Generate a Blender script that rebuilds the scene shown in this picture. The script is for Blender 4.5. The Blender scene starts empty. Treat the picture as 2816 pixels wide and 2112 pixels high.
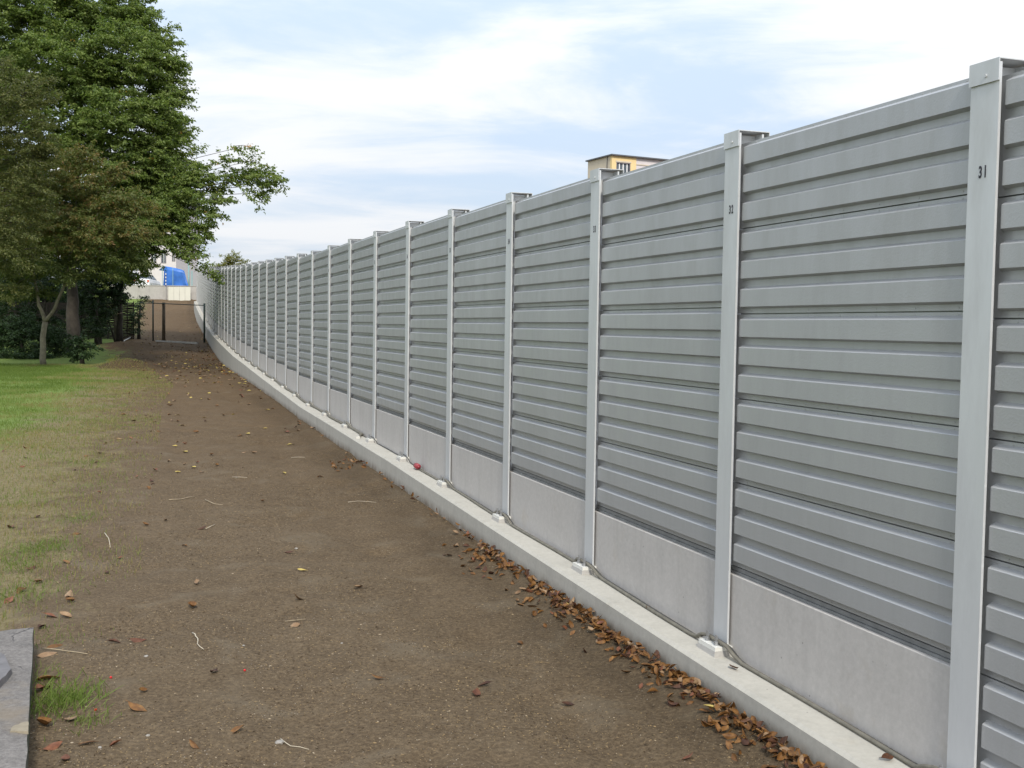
import bpy, bmesh, math, random
import numpy as np
from mathutils import Vector, Matrix

random.seed(7)
RNG = np.random.default_rng(11)
SC = bpy.context.scene
COL = SC.collection

# ------------------------------------------------------------------ camera
EYE = 2.14
PITCH = math.atan(157 / 3000.0)
ROLL = 0.0145
cam_data = bpy.data.cameras.new('camera')
cam = bpy.data.objects.new('camera', cam_data)
COL.objects.link(cam)
cam_data.sensor_width = 36.0
cam_data.lens = 36.0 * 3000.0 / 2816.0
cam_data.clip_start = 0.05
cam_data.clip_end = 4000.0
cam.matrix_world = (Matrix.Translation((0, 0, EYE)) @ Matrix.Rotation(math.pi / 2 - PITCH, 4, 'X')
                    @ Matrix.Rotation(ROLL, 4, 'Z'))
SC.camera = cam

# ------------------------------------------------------------------ sky, sun, exposure
SUN_EL = math.radians(42)
SUN_DIR = Vector((0.200, -0.980, 0)).normalized()       # horizontal direction towards the sun
SUN_AZ = math.atan2(SUN_DIR.x, SUN_DIR.y)
world = bpy.data.worlds.new('World')
SC.world = world
world.use_nodes = True
wn, wl = world.node_tree.nodes, world.node_tree.links
wn.clear()
w_out = wn.new('ShaderNodeOutputWorld')
w_bg = wn.new('ShaderNodeBackground')
w_bg.inputs['Strength'].default_value = 0.115
sky = wn.new('ShaderNodeTexSky')
sky.sky_type = 'NISHITA'
sky.sun_disc = False
sky.sun_elevation = SUN_EL
sky.sun_rotation = SUN_AZ
sky.air_density = 1.3
sky.dust_density = 2.2
sky.ozone_density = 1.2
tc = wn.new('ShaderNodeTexCoord')
sep = wn.new('ShaderNodeSeparateXYZ')
wl.new(tc.outputs['Generated'], sep.inputs[0])


def wmath(op, a, b=None, c=None, clamp=False):
    n = wn.new('ShaderNodeMath')
    n.operation = op
    n.use_clamp = clamp
    for k, v in enumerate((a, b, c)):
        if v is None:
            continue
        if isinstance(v, (int, float)):
            n.inputs[k].default_value = v
        else:
            wl.new(v, n.inputs[k])
    return n.outputs[0]


den = wmath('ADD', wmath('MAXIMUM', sep.outputs['Z'], 0.0), 0.16)
cx_ = wmath('DIVIDE', sep.outputs['X'], den)
cy_ = wmath('DIVIDE', sep.outputs['Y'], den)
comb = wn.new('ShaderNodeCombineXYZ')
wl.new(cx_, comb.inputs[0])
wl.new(cy_, comb.inputs[1])


def wnoise(scale, detail, rough, off, stretch=(1, 1, 1), rot=0.0, dist=0.0):
    mp = wn.new('ShaderNodeMapping')
    mp.inputs['Location'].default_value = off
    mp.inputs['Scale'].default_value = stretch
    mp.inputs['Rotation'].default_value = (0, 0, rot)
    wl.new(comb.outputs[0], mp.inputs[0])
    n = wn.new('ShaderNodeTexNoise')
    n.inputs['Scale'].default_value = scale
    n.inputs['Detail'].default_value = detail
    n.inputs['Roughness'].default_value = rough
    n.inputs['Distortion'].default_value = dist
    wl.new(mp.outputs[0], n.inputs['Vector'])
    return n.outputs['Fac']


n_big = wnoise(0.55, 3, 0.5, (3.1, 1.7, 0), (1.0, 1.5, 1), 0.5, 0.4)
n_wisp = wnoise(1.5, 7, 0.58, (0.4, 5.2, 0), (0.85, 1.35, 1), 0.75, 0.7)
n_fine = wnoise(5.0, 6, 0.6, (2.0, 0.3, 0), (0.9, 1.25, 1), 0.6, 0.4)
cov = wmath('ADD', wmath('MULTIPLY', n_big, 1.0), wmath('ADD', wmath('MULTIPLY', n_wisp, 0.75), wmath('MULTIPLY', n_fine, 0.16)))
ramp = wn.new('ShaderNodeValToRGB')
ramp.color_ramp.elements[0].position = 0.405
ramp.color_ramp.elements[0].color = (0.0, 0.0, 0.0, 1)
ramp.color_ramp.elements[1].position = 0.545
ramp.color_ramp.elements[1].color = (1, 1, 1, 1)
ramp.color_ramp.interpolation = 'EASE'
wl.new(wmath('MULTIPLY', cov, 0.5), ramp.inputs[0])
CLOUD = wn.new('ShaderNodeMix')
CLOUD.data_type = 'RGBA'
cl_mod = wn.new('ShaderNodeMix')
cl_mod.data_type = 'RGBA'
cl_mod.inputs[6].default_value = (6.35, 6.6, 6.95, 1)
cl_mod.inputs[7].default_value = (6.75, 6.85, 7.0, 1)
wl.new(n_wisp, cl_mod.inputs[0])
wl.new(ramp.outputs['Color'], CLOUD.inputs[0])
sky_gain = wn.new('ShaderNodeMix')
sky_gain.data_type = 'RGBA'
sky_gain.blend_type = 'MULTIPLY'
sky_gain.inputs[0].default_value = 1.0
sky_gain.inputs[7].default_value = (1.0, 1.0, 1.0, 1)
wl.new(sky.outputs[0], sky_gain.inputs[6])
haze_mix = wn.new('ShaderNodeMix')
haze_mix.data_type = 'RGBA'
haze_mix.inputs[0].default_value = 0.80
haze_mix.inputs[7].default_value = (4.7, 5.55, 6.9, 1)
wl.new(sky_gain.outputs[2], haze_mix.inputs[6])
wl.new(haze_mix.outputs[2], CLOUD.inputs[6])
wl.new(cl_mod.outputs[2], CLOUD.inputs[7])
# an evenly veiled sky brightens steadily from the horizon to the zenith
grad = wn.new('ShaderNodeVectorMath')
grad.operation = 'SCALE'
wl.new(CLOUD.outputs[2], grad.inputs[0])
wl.new(wmath('ADD', wmath('MULTIPLY', wmath('MAXIMUM', sep.outputs['Z'], 0.0), 1.10), 0.97), grad.inputs['Scale'])
wl.new(grad.outputs[0], w_bg.inputs['Color'])
wl.new(w_bg.outputs[0], w_out.inputs['Surface'])

sun_data = bpy.data.lights.new('sun', 'SUN')
sun_data.energy = 2.9
sun_data.angle = math.radians(9)
sun_data.color = (1.0, 0.94, 0.84)
sun = bpy.data.objects.new('sun', sun_data)
COL.objects.link(sun)
sd = Vector((SUN_DIR.x * math.cos(SUN_EL), SUN_DIR.y * math.cos(SUN_EL), math.sin(SUN_EL)))
sun.rotation_euler = sd.to_track_quat('Z', 'Y').to_euler()
sun.location = (10, -10, 30)

SC.view_settings.view_transform = 'Standard'
SC.view_settings.look = 'None'
SC.view_settings.exposure = 0.18
SC.view_settings.gamma = 1.0
SC.view_settings.use_curve_mapping = False
SC.cycles.max_bounces = 8
SC.cycles.transparent_max_bounces = 8

# ------------------------------------------------------------------ survey of the place
SLOPE_Y = [0, 15, 35, 45, 60, 104]
SLOPE = [.348, .346, .342, .330, .312, .300]
_y = np.arange(-10, 140, 0.05)
_x = np.concatenate([[0], np.cumsum(-np.interp(_y[:-1] + .025, SLOPE_Y, SLOPE) * 0.05)])
_x += 1.30 - np.interp(6.40, _y, _x)


def wallx(Y):
    return np.interp(Y, _y, _x)


ZT_Y = [3, 6.4, 10.25, 14.24, 18.15, 21.7, 25.4, 29.2, 33.1, 37.1, 42.1, 48.5, 56.3, 68.1, 96, 106]
ZT = [1.09, 1.16, 1.25, 1.34, 1.40, 1.45, 1.57, 1.70, 1.84, 1.97, 2.20, 2.47, 2.87, 3.47, 4.88, 5.42]


def ztop(Y):
    return float(np.interp(Y, ZT_Y, ZT)) + EYE


GY = np.array([-5, 5, 14, 18, 22, 25.5, 30, 38, 43, 49, 54, 60, 80, 96, 106.15, 106.22, 400])
GZ = np.array([-2.14, -2.14, -2.02, -1.96, -1.9, -1.82, -1.75, -1.69, -1.6, -1.29, -1.05, -.7, 0, .9, 2.2, 3.4, 3.4]) + EYE


def gz(Y):
    return np.interp(Y, GY, GZ)


def P(x, y, Y):
    """point of the place at distance Y that the survey picture shows at x, y"""
    u, v = (x - 1408) / 3000.0, (1056 - y) / 3000.0
    c, s = math.cos(ROLL), math.sin(ROLL)
    u, v = u * c - v * s, u * s + v * c
    cp, sp = math.cos(PITCH), math.sin(PITCH)
    r = Vector((u, cp + v * sp, -sp + v * cp))
    r = r * (Y / r.y)
    return Vector((r.x, r.y, r.z + EYE))


def G(x, y, up=0.0):
    """point of the ground that the survey picture shows at x, y"""
    lo, hi = 2.0, 105.0
    Y = np.arange(2.5, 105, .01)
    a = P(x, y, 1.0)
    z = EYE + (a.z - EYE) * Y
    k = np.where(z <= gz(Y) + up)[0]
    return P(x, y, float(Y[k[0]])) if len(k) else None


def vnoise(x, y, seed=0):
    xi, yi = np.floor(x).astype(np.int64), np.floor(y).astype(np.int64)
    xf, yf = x - xi, y - yi

    def h(a, b):
        n = (a * 374761393 + b * 668265263 + seed * 1442695041) & 0xffffffff
        n = ((n ^ (n >> 13)) * 1274126177) & 0xffffffff
        return ((n ^ (n >> 16)) & 0xffff) / 65535.0
    sx, sy = xf * xf * (3 - 2 * xf), yf * yf * (3 - 2 * yf)
    return ((h(xi, yi) * (1 - sx) + h(xi + 1, yi) * sx) * (1 - sy)
            + (h(xi, yi + 1) * (1 - sx) + h(xi + 1, yi + 1) * sx) * sy)


def fbm(x, y, seed=0, o=4):
    t, a, s = 0, .5, 0
    for k in range(o):
        t = t + a * vnoise(x * 2 ** k, y * 2 ** k, seed + k * 17)
        s += a
        a *= .5
    return t / s


# ------------------------------------------------------------------ materials
MATS = {}


def mat(name):
    m = bpy.data.materials.new(name)
    m.use_nodes = True
    nt = m.node_tree
    nt.nodes.clear()
    out = nt.nodes.new('ShaderNodeOutputMaterial')
    b = nt.nodes.new('ShaderNodeBsdfPrincipled')
    nt.links.new(b.outputs[0], out.inputs[0])
    MATS[name] = m
    return m, nt, b, out


def N(nt, typ, **kw):
    n = nt.nodes.new(typ)
    for k, v in kw.items():
        if k.startswith('_'):
            setattr(n, k[1:], v)
        else:
            n.inputs[k.replace('__', ' ')].default_value = v
    return n


def coords(nt, kind='Object'):
    t = nt.nodes.new('ShaderNodeTexCoord')
    return t.outputs[kind]


def worldpos(nt):
    t = nt.nodes.new('ShaderNodeNewGeometry')
    return t.outputs['Position']


def noise(nt, vec, scale, detail=4, rough=.55, stretch=None, dist=0):
    if stretch:
        mp = nt.nodes.new('ShaderNodeMapping')
        mp.inputs['Scale'].default_value = stretch
        nt.links.new(vec, mp.inputs[0])
        vec = mp.outputs[0]
    n = nt.nodes.new('ShaderNodeTexNoise')
    n.inputs['Scale'].default_value = scale
    n.inputs['Detail'].default_value = detail
    n.inputs['Roughness'].default_value = rough
    n.inputs['Distortion'].default_value = dist
    nt.links.new(vec, n.inputs['Vector'])
    return n.outputs['Fac']


def rampn(nt, fac, stops, interp='LINEAR'):
    r = nt.nodes.new('ShaderNodeValToRGB')
    r.color_ramp.interpolation = interp
    els = r.color_ramp.elements
    while len(els) < len(stops):
        els.new(0.5)
    for e, (p, c) in zip(els, stops):
        e.position = p
        e.color = (c[0], c[1], c[2], 1) if not isinstance(c, (int, float)) else (c, c, c, 1)
    nt.links.new(fac, r.inputs[0])
    return r.outputs[0]


def mixc(nt, fac, a, b, mode='MIX'):
    m = nt.nodes.new('ShaderNodeMix')
    m.data_type = 'RGBA'
    m.blend_type = mode
    for k, v in ((0, fac), (6, a), (7, b)):
        if isinstance(v, (int, float)):
            m.inputs[k].default_value = v
        elif isinstance(v, tuple):
            m.inputs[k].default_value = (v[0], v[1], v[2], 1)
        else:
            nt.links.new(v, m.inputs[k])
    return m.outputs[2]


def mth(nt, op, a, b=0.0, clamp=False):
    n = nt.nodes.new('ShaderNodeMath')
    n.operation = op
    n.use_clamp = clamp
    for k, v in ((0, a), (1, b)):
        if isinstance(v, (int, float)):
            n.inputs[k].default_value = v
        else:
            nt.links.new(v, n.inputs[k])
    return n.outputs[0]


def bump(nt, b, h, strength=.3, dist=.01):
    n = nt.nodes.new('ShaderNodeBump')
    n.inputs['Strength'].default_value = strength
    n.inputs['Distance'].default_value = dist
    nt.links.new(h, n.inputs['Height'])
    nt.links.new(n.outputs[0], b.inputs['Normal'])


def simple(name, col, rough=.6, metal=0.0, var=.12, scale=8.0, bmp=0.0, bscale=60.0):
    m, nt, b, out = mat(name)
    v = coords(nt)
    n1 = noise(nt, v, scale, 5, .6)
    lo = tuple(c * (1 - var) for c in col)
    hi = tuple(min(1, c * (1 + var)) for c in col)
    nt.links.new(rampn(nt, n1, [(.3, lo), (.7, hi)]), b.inputs['Base Color'])
    b.inputs['Roughness'].default_value = rough
    b.inputs['Metallic'].default_value = metal
    if bmp:
        bump(nt, b, noise(nt, v, bscale, 3, .6), bmp, .004)
    return m


# painted aluminium cassette
def metal_paint(name, col, rough, emboss):
    m, nt, b, out = mat(name)
    v = worldpos(nt)
    big = noise(nt, v, .9, 4, .6, (1, 1, .35))
    grime = noise(nt, v, 5.0, 6, .7, (1, 1, .25))
    c1 = rampn(nt, big, [(.3, tuple(c * .95 for c in col)), (.7, tuple(c * 1.05 for c in col))])
    c2 = mixc(nt, rampn(nt, grime, [(.42, 0.0), (.8, .26)]), c1, (.22, .21, .18))
    strk = noise(nt, v, 7.0, 5, .7, (1, 1, .07))
    c2 = mixc(nt, rampn(nt, strk, [(.50, 0.0), (.74, .05)]), c2, (.20, .195, .17))
    nt.links.new(rampn(nt, grime, [(.3, rough - .06), (.7, rough + .14)]), b.inputs['Roughness'])
    nt.links.new(c2, b.inputs['Base Color'])
    b.inputs['Metallic'].default_value = 0.25
    if emboss:
        bump(nt, b, noise(nt, v, 95, 3, .6), emboss, .003)
    return m


M_PANEL = metal_paint('panel_paint', (.40, .408, .416), .36, .30)
M_POST = metal_paint('post_paint', (.60, .615, .625), .45, .05)


def concrete(name, col, dark, spots=True, streak=0.0, fine=28.0):
    m, nt, b, out = mat(name)
    v = worldpos(nt)
    a = noise(nt, v, 1.7, 6, .62)
    c = rampn(nt, a, [(.3, dark), (.7, col)])
    f = noise(nt, v, fine, 5, .7)
    c = mixc(nt, .45, c, rampn(nt, f, [(.3, tuple(x * .8 for x in col)), (.7, tuple(min(1, x * 1.12) for x in col))]))
    if streak:
        s = noise(nt, v, 5.5, 5, .65, (1, 1, .10))
        c = mixc(nt, rampn(nt, s, [(.5, 0.0), (.75, streak)]), c, tuple(x * .55 for x in dark))
    if spots:
        vo = nt.nodes.new('ShaderNodeTexVoronoi')
        vo.inputs['Scale'].default_value = 13
        nt.links.new(v, vo.inputs['Vector'])
        sp = rampn(nt, vo.outputs['Distance'], [(.045, .75), (.085, 0.0)])
        gate = rampn(nt, noise(nt, v, 2.3, 2, .5), [(.50, 0.0), (.60, 1.0)])
        c = mixc(nt, mth(nt, 'MULTIPLY', sp, gate), c, tuple(x * .45 for x in dark))
    rust = rampn(nt, noise(nt, v, 2.9, 4, .7), [(.60, 0.0), (.74, .22)])
    c = mixc(nt, rust, c, (.34, .27, .17))
    sp_ = nt.nodes.new('ShaderNodeAttribute')
    sp_.attribute_name = 'splash'
    sf = mth(nt, 'MULTIPLY', sp_.outputs['Fac'], rampn(nt, noise(nt, v, 6.0, 6, .7, (1, 1, .6)), [(.35, .25), (.65, 1.0)]))
    c = mixc(nt, rampn(nt, sf, [(.05, 0.0), (.75, .8)]), c, (.15, .115, .08))
    nt.links.new(c, b.inputs['Base Color'])
    b.inputs['Roughness'].default_value = .85
    bump(nt, b, f, .25, .004)
    return m


M_PLINTH = concrete('plinth_concrete', (.49, .467, .44), (.42, .40, .372), True, .22)
M_FOOT = concrete('footing_concrete', (.46, .44, .385), (.375, .36, .315), True, .25)
M_SLAB = concrete('old_slab_concrete', (.30, .29, .31), (.17, .165, .17), True, .0, 14.0)
M_WALLC = concrete('retaining_concrete', (.42, .40, .37), (.33, .31, .28), False, .4, 6.0)
M_GROUT = concrete('grout', (.40, .385, .36), (.33, .32, .30), False, 0.0, 40.0)
M_WHITE = simple('white_enamel', (.66, .655, .61), .35, 0, .03, 10)
M_STEEL = simple('galvanised_steel', (.45, .46, .47), .35, .8, .15, 40)
M_SEAL = simple('rubber_seal', (.20, .205, .205), .5, 0, .2, 12)
M_INK = simple('black_stencil_paint', (.025, .025, .035), .6, 0, .2, 40)
M_HOSE = simple('grey_hose', (.150, .138, .108), .55, 0, .25, 14, .2, 80)
M_DARKCABLE = simple('dark_cable', (.055, .055, .05), .5, 0, .3, 12)
M_RED = simple('red_plastic', (.27, .035, .045), .4, 0, .12, 20)
M_DGREEN = simple('dark_green_paint', (.018, .040, .034), .45, 0, .25, 10)
M_WOODPOST = simple('weathered_post_wood', (.105, .080, .052), .85, 0, .35, 9, .5, 40)
M_WICKER = simple('wicker', (.040, .029, .021), .85, 0, .45, 11, .3, 60)
M_STRIP = simple('pale_strip', (.55, .54, .50), .6, 0, .1, 5)
M_BARK = simple('bark', (.048, .040, .031), .9, 0, .4, 6, .8, 30)
M_BARKPALE = simple('pale_bark', (.16, .145, .10), .85, 0, .35, 7, .6, 40)
M_TWIG = simple('dry_twig', (.36, .29, .19), .8, 0, .2, 30)
M_TWIGPALE = simple('stripped_twig', (.47, .41, .31), .8, 0, .15, 30)
M_STONE = simple('pale_stone', (.27, .25, .22), .8, 0, .2, 20, .3)
M_SLATE = simple('slate', (.135, .128, .128), .7, 0, .2, 14, .4, 30)
M_MORTAR = simple('mortar', (.24, .205, .145), .9, 0, .15, 25, .6, 40)
M_RENDERW = simple('white_render', (.60, .555, .56), .85, 0, .04, 2, .1)
M_YELLOW = simple('yellow_render', (.72, .55, .28), .8, 0, .04, 2)
M_BEIGE = simple('beige_render', (.56, .49, .38), .8, 0, .05, 2)
M_ROOFED = simple('roof_edge', (.085, .085, .09), .6, 0, .1, 3)
M_GLASS = simple('window_glass', (.10, .12, .14), .12, 0, .3, 1.2)
M_FRAME = simple('grey_window_frame', (.19, .17, .19), .5, 0, .1, 4)
M_CURTAIN = simple('curtain', (.78, .78, .78), .8, 0, .06, 9)
M_BOARD = simple('white_board', (.60, .585, .50), .6, 0, .05, 1.5)
M_TARP = simple('blue_tarp', (.035, .145, .48), .45, 0, .25, 1.3, .7, 2.5)
M_LAMP = simple('teal_lamp_paint', (.25, .42, .42), .45, 0, .08, 4)
M_CARW = simple('white_car_paint', (.74, .74, .75), .25, 0, .02, 4)
M_TYRE = simple('tyre_rubber', (.03, .03, .03), .8, 0, .2, 9)
M_TAIL = simple('tail_light', (.55, .10, .03), .3, 0, .1, 9)
M_BLUESTRIPE = simple('blue_stripe_paint', (.03, .04, .17), .5, 0, .1, 9)
M_BERRY = simple('red_berry', (.50, .02, .02), .3, 0, .1, 9)


def leaf_mat(name, stops, trans=.38, rough=.5, spec=.35):
    m, nt, b, out = mat(name)
    at = nt.nodes.new('ShaderNodeAttribute')
    at.attribute_name = 'tint'
    col = rampn(nt, at.outputs['Fac'], stops)
    nt.links.new(col, b.inputs['Base Color'])
    b.inputs['Roughness'].default_value = rough
    b.inputs['Specular IOR Level'].default_value = spec
    tr = nt.nodes.new('ShaderNodeBsdfTranslucent')
    nt.links.new(mixc(nt, 1.0, col, (1.25, 1.35, .75), 'MULTIPLY'), tr.inputs[0])
    mx = nt.nodes.new('ShaderNodeMixShader')
    mx.inputs[0].default_value = trans
    nt.links.new(b.outputs[0], mx.inputs[1])
    nt.links.new(tr.outputs[0], mx.inputs[2])
    nt.links.new(mx.outputs[0], out.inputs[0])
    return m


M_LEAF = leaf_mat('green_leaf', [(0, (.036, .072, .014)), (.40, (.135, .190, .042)), (.80, (.225, .275, .078)),
                                 (.955, (.21, .235, .065)), (.975, (.26, .17, .03)), (1, (.42, .22, .03))])
M_LEAFRED = leaf_mat('turning_leaf', [(0, (.060, .092, .022)), (.40, (.130, .150, .040)), (.72, (.195, .140, .048)),
                                      (.93, (.24, .110, .045)), (1, (.34, .14, .03))])
M_LEAFGREY = leaf_mat('grey_green_leaf', [(0, (.048, .060, .016)), (.6, (.110, .128, .036)), (1, (.19, .175, .06))])
M_LEAFDARK = leaf_mat('evergreen_leaf', [(0, (.014, .030, .010)), (.6, (.030, .062, .018)), (1, (.062, .100, .030))], .15)
M_LEAFYEL = leaf_mat('yellow_green_leaf', [(0, (.12, .145, .035)), (.6, (.19, .20, .05)), (1, (.30, .25, .08))])
M_GRASS = leaf_mat('grass_blade', [(0, (.095, .145, .026)), (.5, (.150, .205, .045)), (.8, (.20, .185, .07)), (1, (.27, .21, .10))], .3, .6, .2)


def dead_leaf_mat(name, a, b_, c_):
    m, nt, b, out = mat(name)
    v = coords(nt)
    oi = nt.nodes.new('ShaderNodeObjectInfo')
    n1 = noise(nt, v, 22, 5, .65)
    col = rampn(nt, n1, [(.3, a), (.52, b_), (.75, c_)])
    dk = mth(nt, 'MULTIPLY', oi.outputs['Random'], .5)
    col = mixc(nt, dk, col, tuple(x * .35 for x in a))
    nt.links.new(col, b.inputs['Base Color'])
    b.inputs['Roughness'].default_value = .62
    b.inputs['Specular IOR Level'].default_value = .3
    bump(nt, b, noise(nt, v, 90, 3, .5), .4, .002)
    return m


M_DL = [dead_leaf_mat('orange_brown_leaf', (.075, .033, .012), (.19, .088, .024), (.31, .165, .045)),
        dead_leaf_mat('dark_brown_leaf', (.035, .016, .011), (.085, .036, .018), (.15, .07, .03)),
        dead_leaf_mat('tan_leaf', (.16, .095, .052), (.28, .18, .10), (.38, .27, .16)),
        dead_leaf_mat('yellow_leaf', (.34, .24, .06), (.47, .36, .10), (.52, .44, .17)),
        dead_leaf_mat('reddish_leaf', (.085, .030, .016), (.18, .070, .034), (.27, .12, .06))]


def ground_mat():
    m, nt, b, out = mat('ground')
    v = worldpos(nt)
    ga = nt.nodes.new('ShaderNodeAttribute'); ga.attribute_name = 'grass'
    lu = nt.nodes.new('ShaderNodeAttribute'); lu.attribute_name = 'lush'
    wm = nt.nodes.new('ShaderNodeAttribute'); wm.attribute_name = 'warm'
    # soil
    n1 = noise(nt, v, .55, 6, .62, None, .3)
    n2 = noise(nt, v, 4.5, 7, .72)
    n3 = noise(nt, v, 38, 5, .75)
    soil = rampn(nt, n1, [(.32, (.074, .054, .034)), (.5, (.114, .088, .057)), (.66, (.165, .136, .100))])
    soil = mixc(nt, .65, soil, rampn(nt, n2, [(.28, (.070, .051, .032)), (.5, (.116, .089, .058)), (.75, (.175, .143, .102))]))
    soil = mixc(nt, .50, soil, rampn(nt, n3, [(.33, (.034, .025, .017)), (.5, (.105, .082, .056)), (.68, (.235, .19, .13))]))
    pale = rampn(nt, noise(nt, v, 1.9, 3, .5, None, .6), [(.56, 0.0), (.70, .55)])
    soil = mixc(nt, pale, soil, (.150, .130, .100))
    soil = mixc(nt, 1.0, soil, (.98, .90, .79), 'MULTIPLY')
    warm = mixc(nt, 1.0, soil, (.93, .84, .72), 'MULTIPLY')
    soil = mixc(nt, wm.outputs['Fac'], soil, warm)
    da = nt.nodes.new('ShaderNodeAttribute'); da.attribute_name = 'soil_dark'
    soil = mixc(nt, da.outputs['Fac'], soil, mixc(nt, 1.0, soil, (.52, .52, .50), 'MULTIPLY'))  # darkens the soil: painted tree shade, plus the strip by the kerb
    # straw and gravel chips
    vo = nt.nodes.new('ShaderNodeTexVoronoi'); vo.inputs['Scale'].default_value = 62; vo.inputs['Randomness'].default_value = 1
    mp = nt.nodes.new('ShaderNodeMapping'); mp.inputs['Scale'].default_value = (1, .7, 1); mp.inputs['Rotation'].default_value = (0, 0, .4)
    nt.links.new(v, mp.inputs[0]); nt.links.new(mp.outputs[0], vo.inputs['Vector'])
    chip = rampn(nt, vo.outputs['Distance'], [(.16, 1.0), (.30, 0.0)])
    cs = nt.nodes.new('ShaderNodeSeparateColor'); nt.links.new(vo.outputs['Color'], cs.inputs[0])
    pick = rampn(nt, cs.outputs[0], [(.58, 0.0), (.66, 1.0)])
    zone = rampn(nt, noise(nt, v, 1.3, 5, .7), [(.42, .04), (.60, .85)])
    chipf = mth(nt, 'MULTIPLY', mth(nt, 'MULTIPLY', chip, pick), zone)
    chipc = rampn(nt, cs.outputs[1], [(.2, (.25, .17, .085)), (.6, (.33, .25, .15)), (1, (.45, .40, .33))])
    soil = mixc(nt, chipf, soil, chipc)
    darkc = mth(nt, 'MULTIPLY', chip, rampn(nt, cs.outputs[2], [(.85, 0.0), (.9, .8)]))
    soil = mixc(nt, darkc, soil, (.035, .025, .018))
    # turf
    g1 = noise(nt, v, 1.1, 6, .7)
    g2 = noise(nt, v, 30, 5, .75, (1, .5, 1))
    green = rampn(nt, g2, [(.3, (.085, .125, .026)), (.5, (.130, .185, .042)), (.72, (.185, .235, .070))])
    dry = rampn(nt, g2, [(.3, (.095, .076, .036)), (.5, (.165, .135, .068)), (.72, (.235, .190, .105))])
    lf = mth(nt, 'ADD', lu.outputs['Fac'], mth(nt, 'MULTIPLY', mth(nt, 'SUBTRACT', g1, .5), 1.3), True)
    turf = mixc(nt, rampn(nt, lf, [(.30, 0.0), (.62, 1.0)]), dry, green)
    gf = mth(nt, 'ADD', ga.outputs['Fac'], mth(nt, 'MULTIPLY', mth(nt, 'SUBTRACT', noise(nt, v, 2.2, 8, .78), .5), 2.1), True)
    gfac = rampn(nt, gf, [(.38, 0.0), (.66, 1.0)])
    nt.links.new(mixc(nt, gfac, soil, turf), b.inputs['Base Color'])
    b.inputs['Roughness'].default_value = .95
    b.inputs['Specular IOR Level'].default_value = .2
    h = mth(nt, 'ADD', mth(nt, 'MULTIPLY', n2, 1.2), mth(nt, 'ADD', mth(nt, 'MULTIPLY', n3, .7), mth(nt, 'MULTIPLY', chipf, .35)))
    bump(nt, b, h, .75, .022)
    return m


M_GROUND = ground_mat()


# ------------------------------------------------------------------ mesh helpers
def link(name, me, m, parent=None, loc=None, rot=None):
    o = bpy.data.objects.new(name, me)
    if m is not None and not me.materials:
        for k in (m if isinstance(m, (list, tuple)) else [m]):
            me.materials.append(k)
    COL.objects.link(o)
    if parent is not None:
        o.parent = parent
    if loc is not None:
        o.location = loc
    if rot is not None:
        o.rotation_euler = rot
    return o


class MB:
    """collects plain shapes for one mesh"""

    def __init__(self):
        self.v, self.f = [], []

    def add(self, vs, fs):
        n = len(self.v)
        self.v += [tuple(p) for p in vs]
        self.f += [tuple(i + n for i in f) for f in fs]
        return self

    def box(self, x0, x1, y0, y1, z0, z1):
        vs = [(x, y, z) for z in (z0, z1) for x, y in ((x0, y0), (x1, y0), (x1, y1), (x0, y1))]
        return self.add(vs, [(3, 2, 1, 0), (4, 5, 6, 7), (0, 1, 5, 4), (1, 2, 6, 5), (2, 3, 7, 6), (3, 0, 4, 7)])

    def hexa(self, b4, t4):
        return self.add(list(b4) + list(t4), [(3, 2, 1, 0), (4, 5, 6, 7), (0, 1, 5, 4), (1, 2, 6, 5), (2, 3, 7, 6), (3, 0, 4, 7)])

    def tube(self, pts, rad, n=8, caps=True):
        pts = [Vector(p) for p in pts]
        if not hasattr(rad, '__len__'):
            rad = [rad] * len(pts)
        rings, prev = [], None
        for i, p in enumerate(pts):
            d = (pts[min(i + 1, len(pts) - 1)] - pts[max(i - 1, 0)])
            d = d.normalized() if d.length > 1e-9 else Vector((0, 0, 1))
            if prev is None:
                a = Vector((0, 0, 1)) if abs(d.z) < .9 else Vector((1, 0, 0))
                s = d.cross(a).normalized()
            else:
                s = (prev - d * prev.dot(d))
                s = s.normalized() if s.length > 1e-6 else d.orthogonal().normalized()
            prev = s
            t = d.cross(s)
            rings.append([p + (s * math.cos(2 * math.pi * k / n) + t * math.sin(2 * math.pi * k / n)) * rad[i] for k in range(n)])
        vs = [q for r in rings for q in r]
        fs = []
        for i in range(len(rings) - 1):
            for k in range(n):
                a, b = i * n + k, i * n + (k + 1) % n
                fs.append((a, b, b + n, a + n))
        if caps:
            fs.append(tuple(range(n - 1, -1, -1)))
            fs.append(tuple((len(rings) - 1) * n + k for k in range(n)))
        return self.add(vs, fs)

    def cyl(self, c, r, h, n=10, axis='z'):
        c = Vector(c)
        d = {'z': Vector((0, 0, 1)), 'y': Vector((0, 1, 0)), 'x': Vector((1, 0, 0))}[axis]
        return self.tube([c, c + d * h], r, n)

    def mesh(self, name, smooth=False):
        me = bpy.data.meshes.new(name)
        me.from_pydata(self.v, [], self.f)
        me.validate()
        if smooth:
            me.polygons.foreach_set('use_smooth', [True] * len(me.polygons))
        me.update()
        return me

    def obj(self, name, m, parent=None, loc=None, rot=None, smooth=False, bevel=0.0):
        o = link(name, self.mesh(name, smooth), m, parent, loc, rot)
        if bevel:
            bv = o.modifiers.new('bevel', 'BEVEL')
            bv.width = bevel
            bv.segments = 2
            bv.limit_method = 'ANGLE'
        return o


def tag(o, label=None, cat=None, group=None, kind=None):
    if label:
        o['label'] = label
    if cat:
        o['category'] = cat
    if group:
        o['group'] = group
    if kind:
        o['kind'] = kind
    return o


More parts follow.
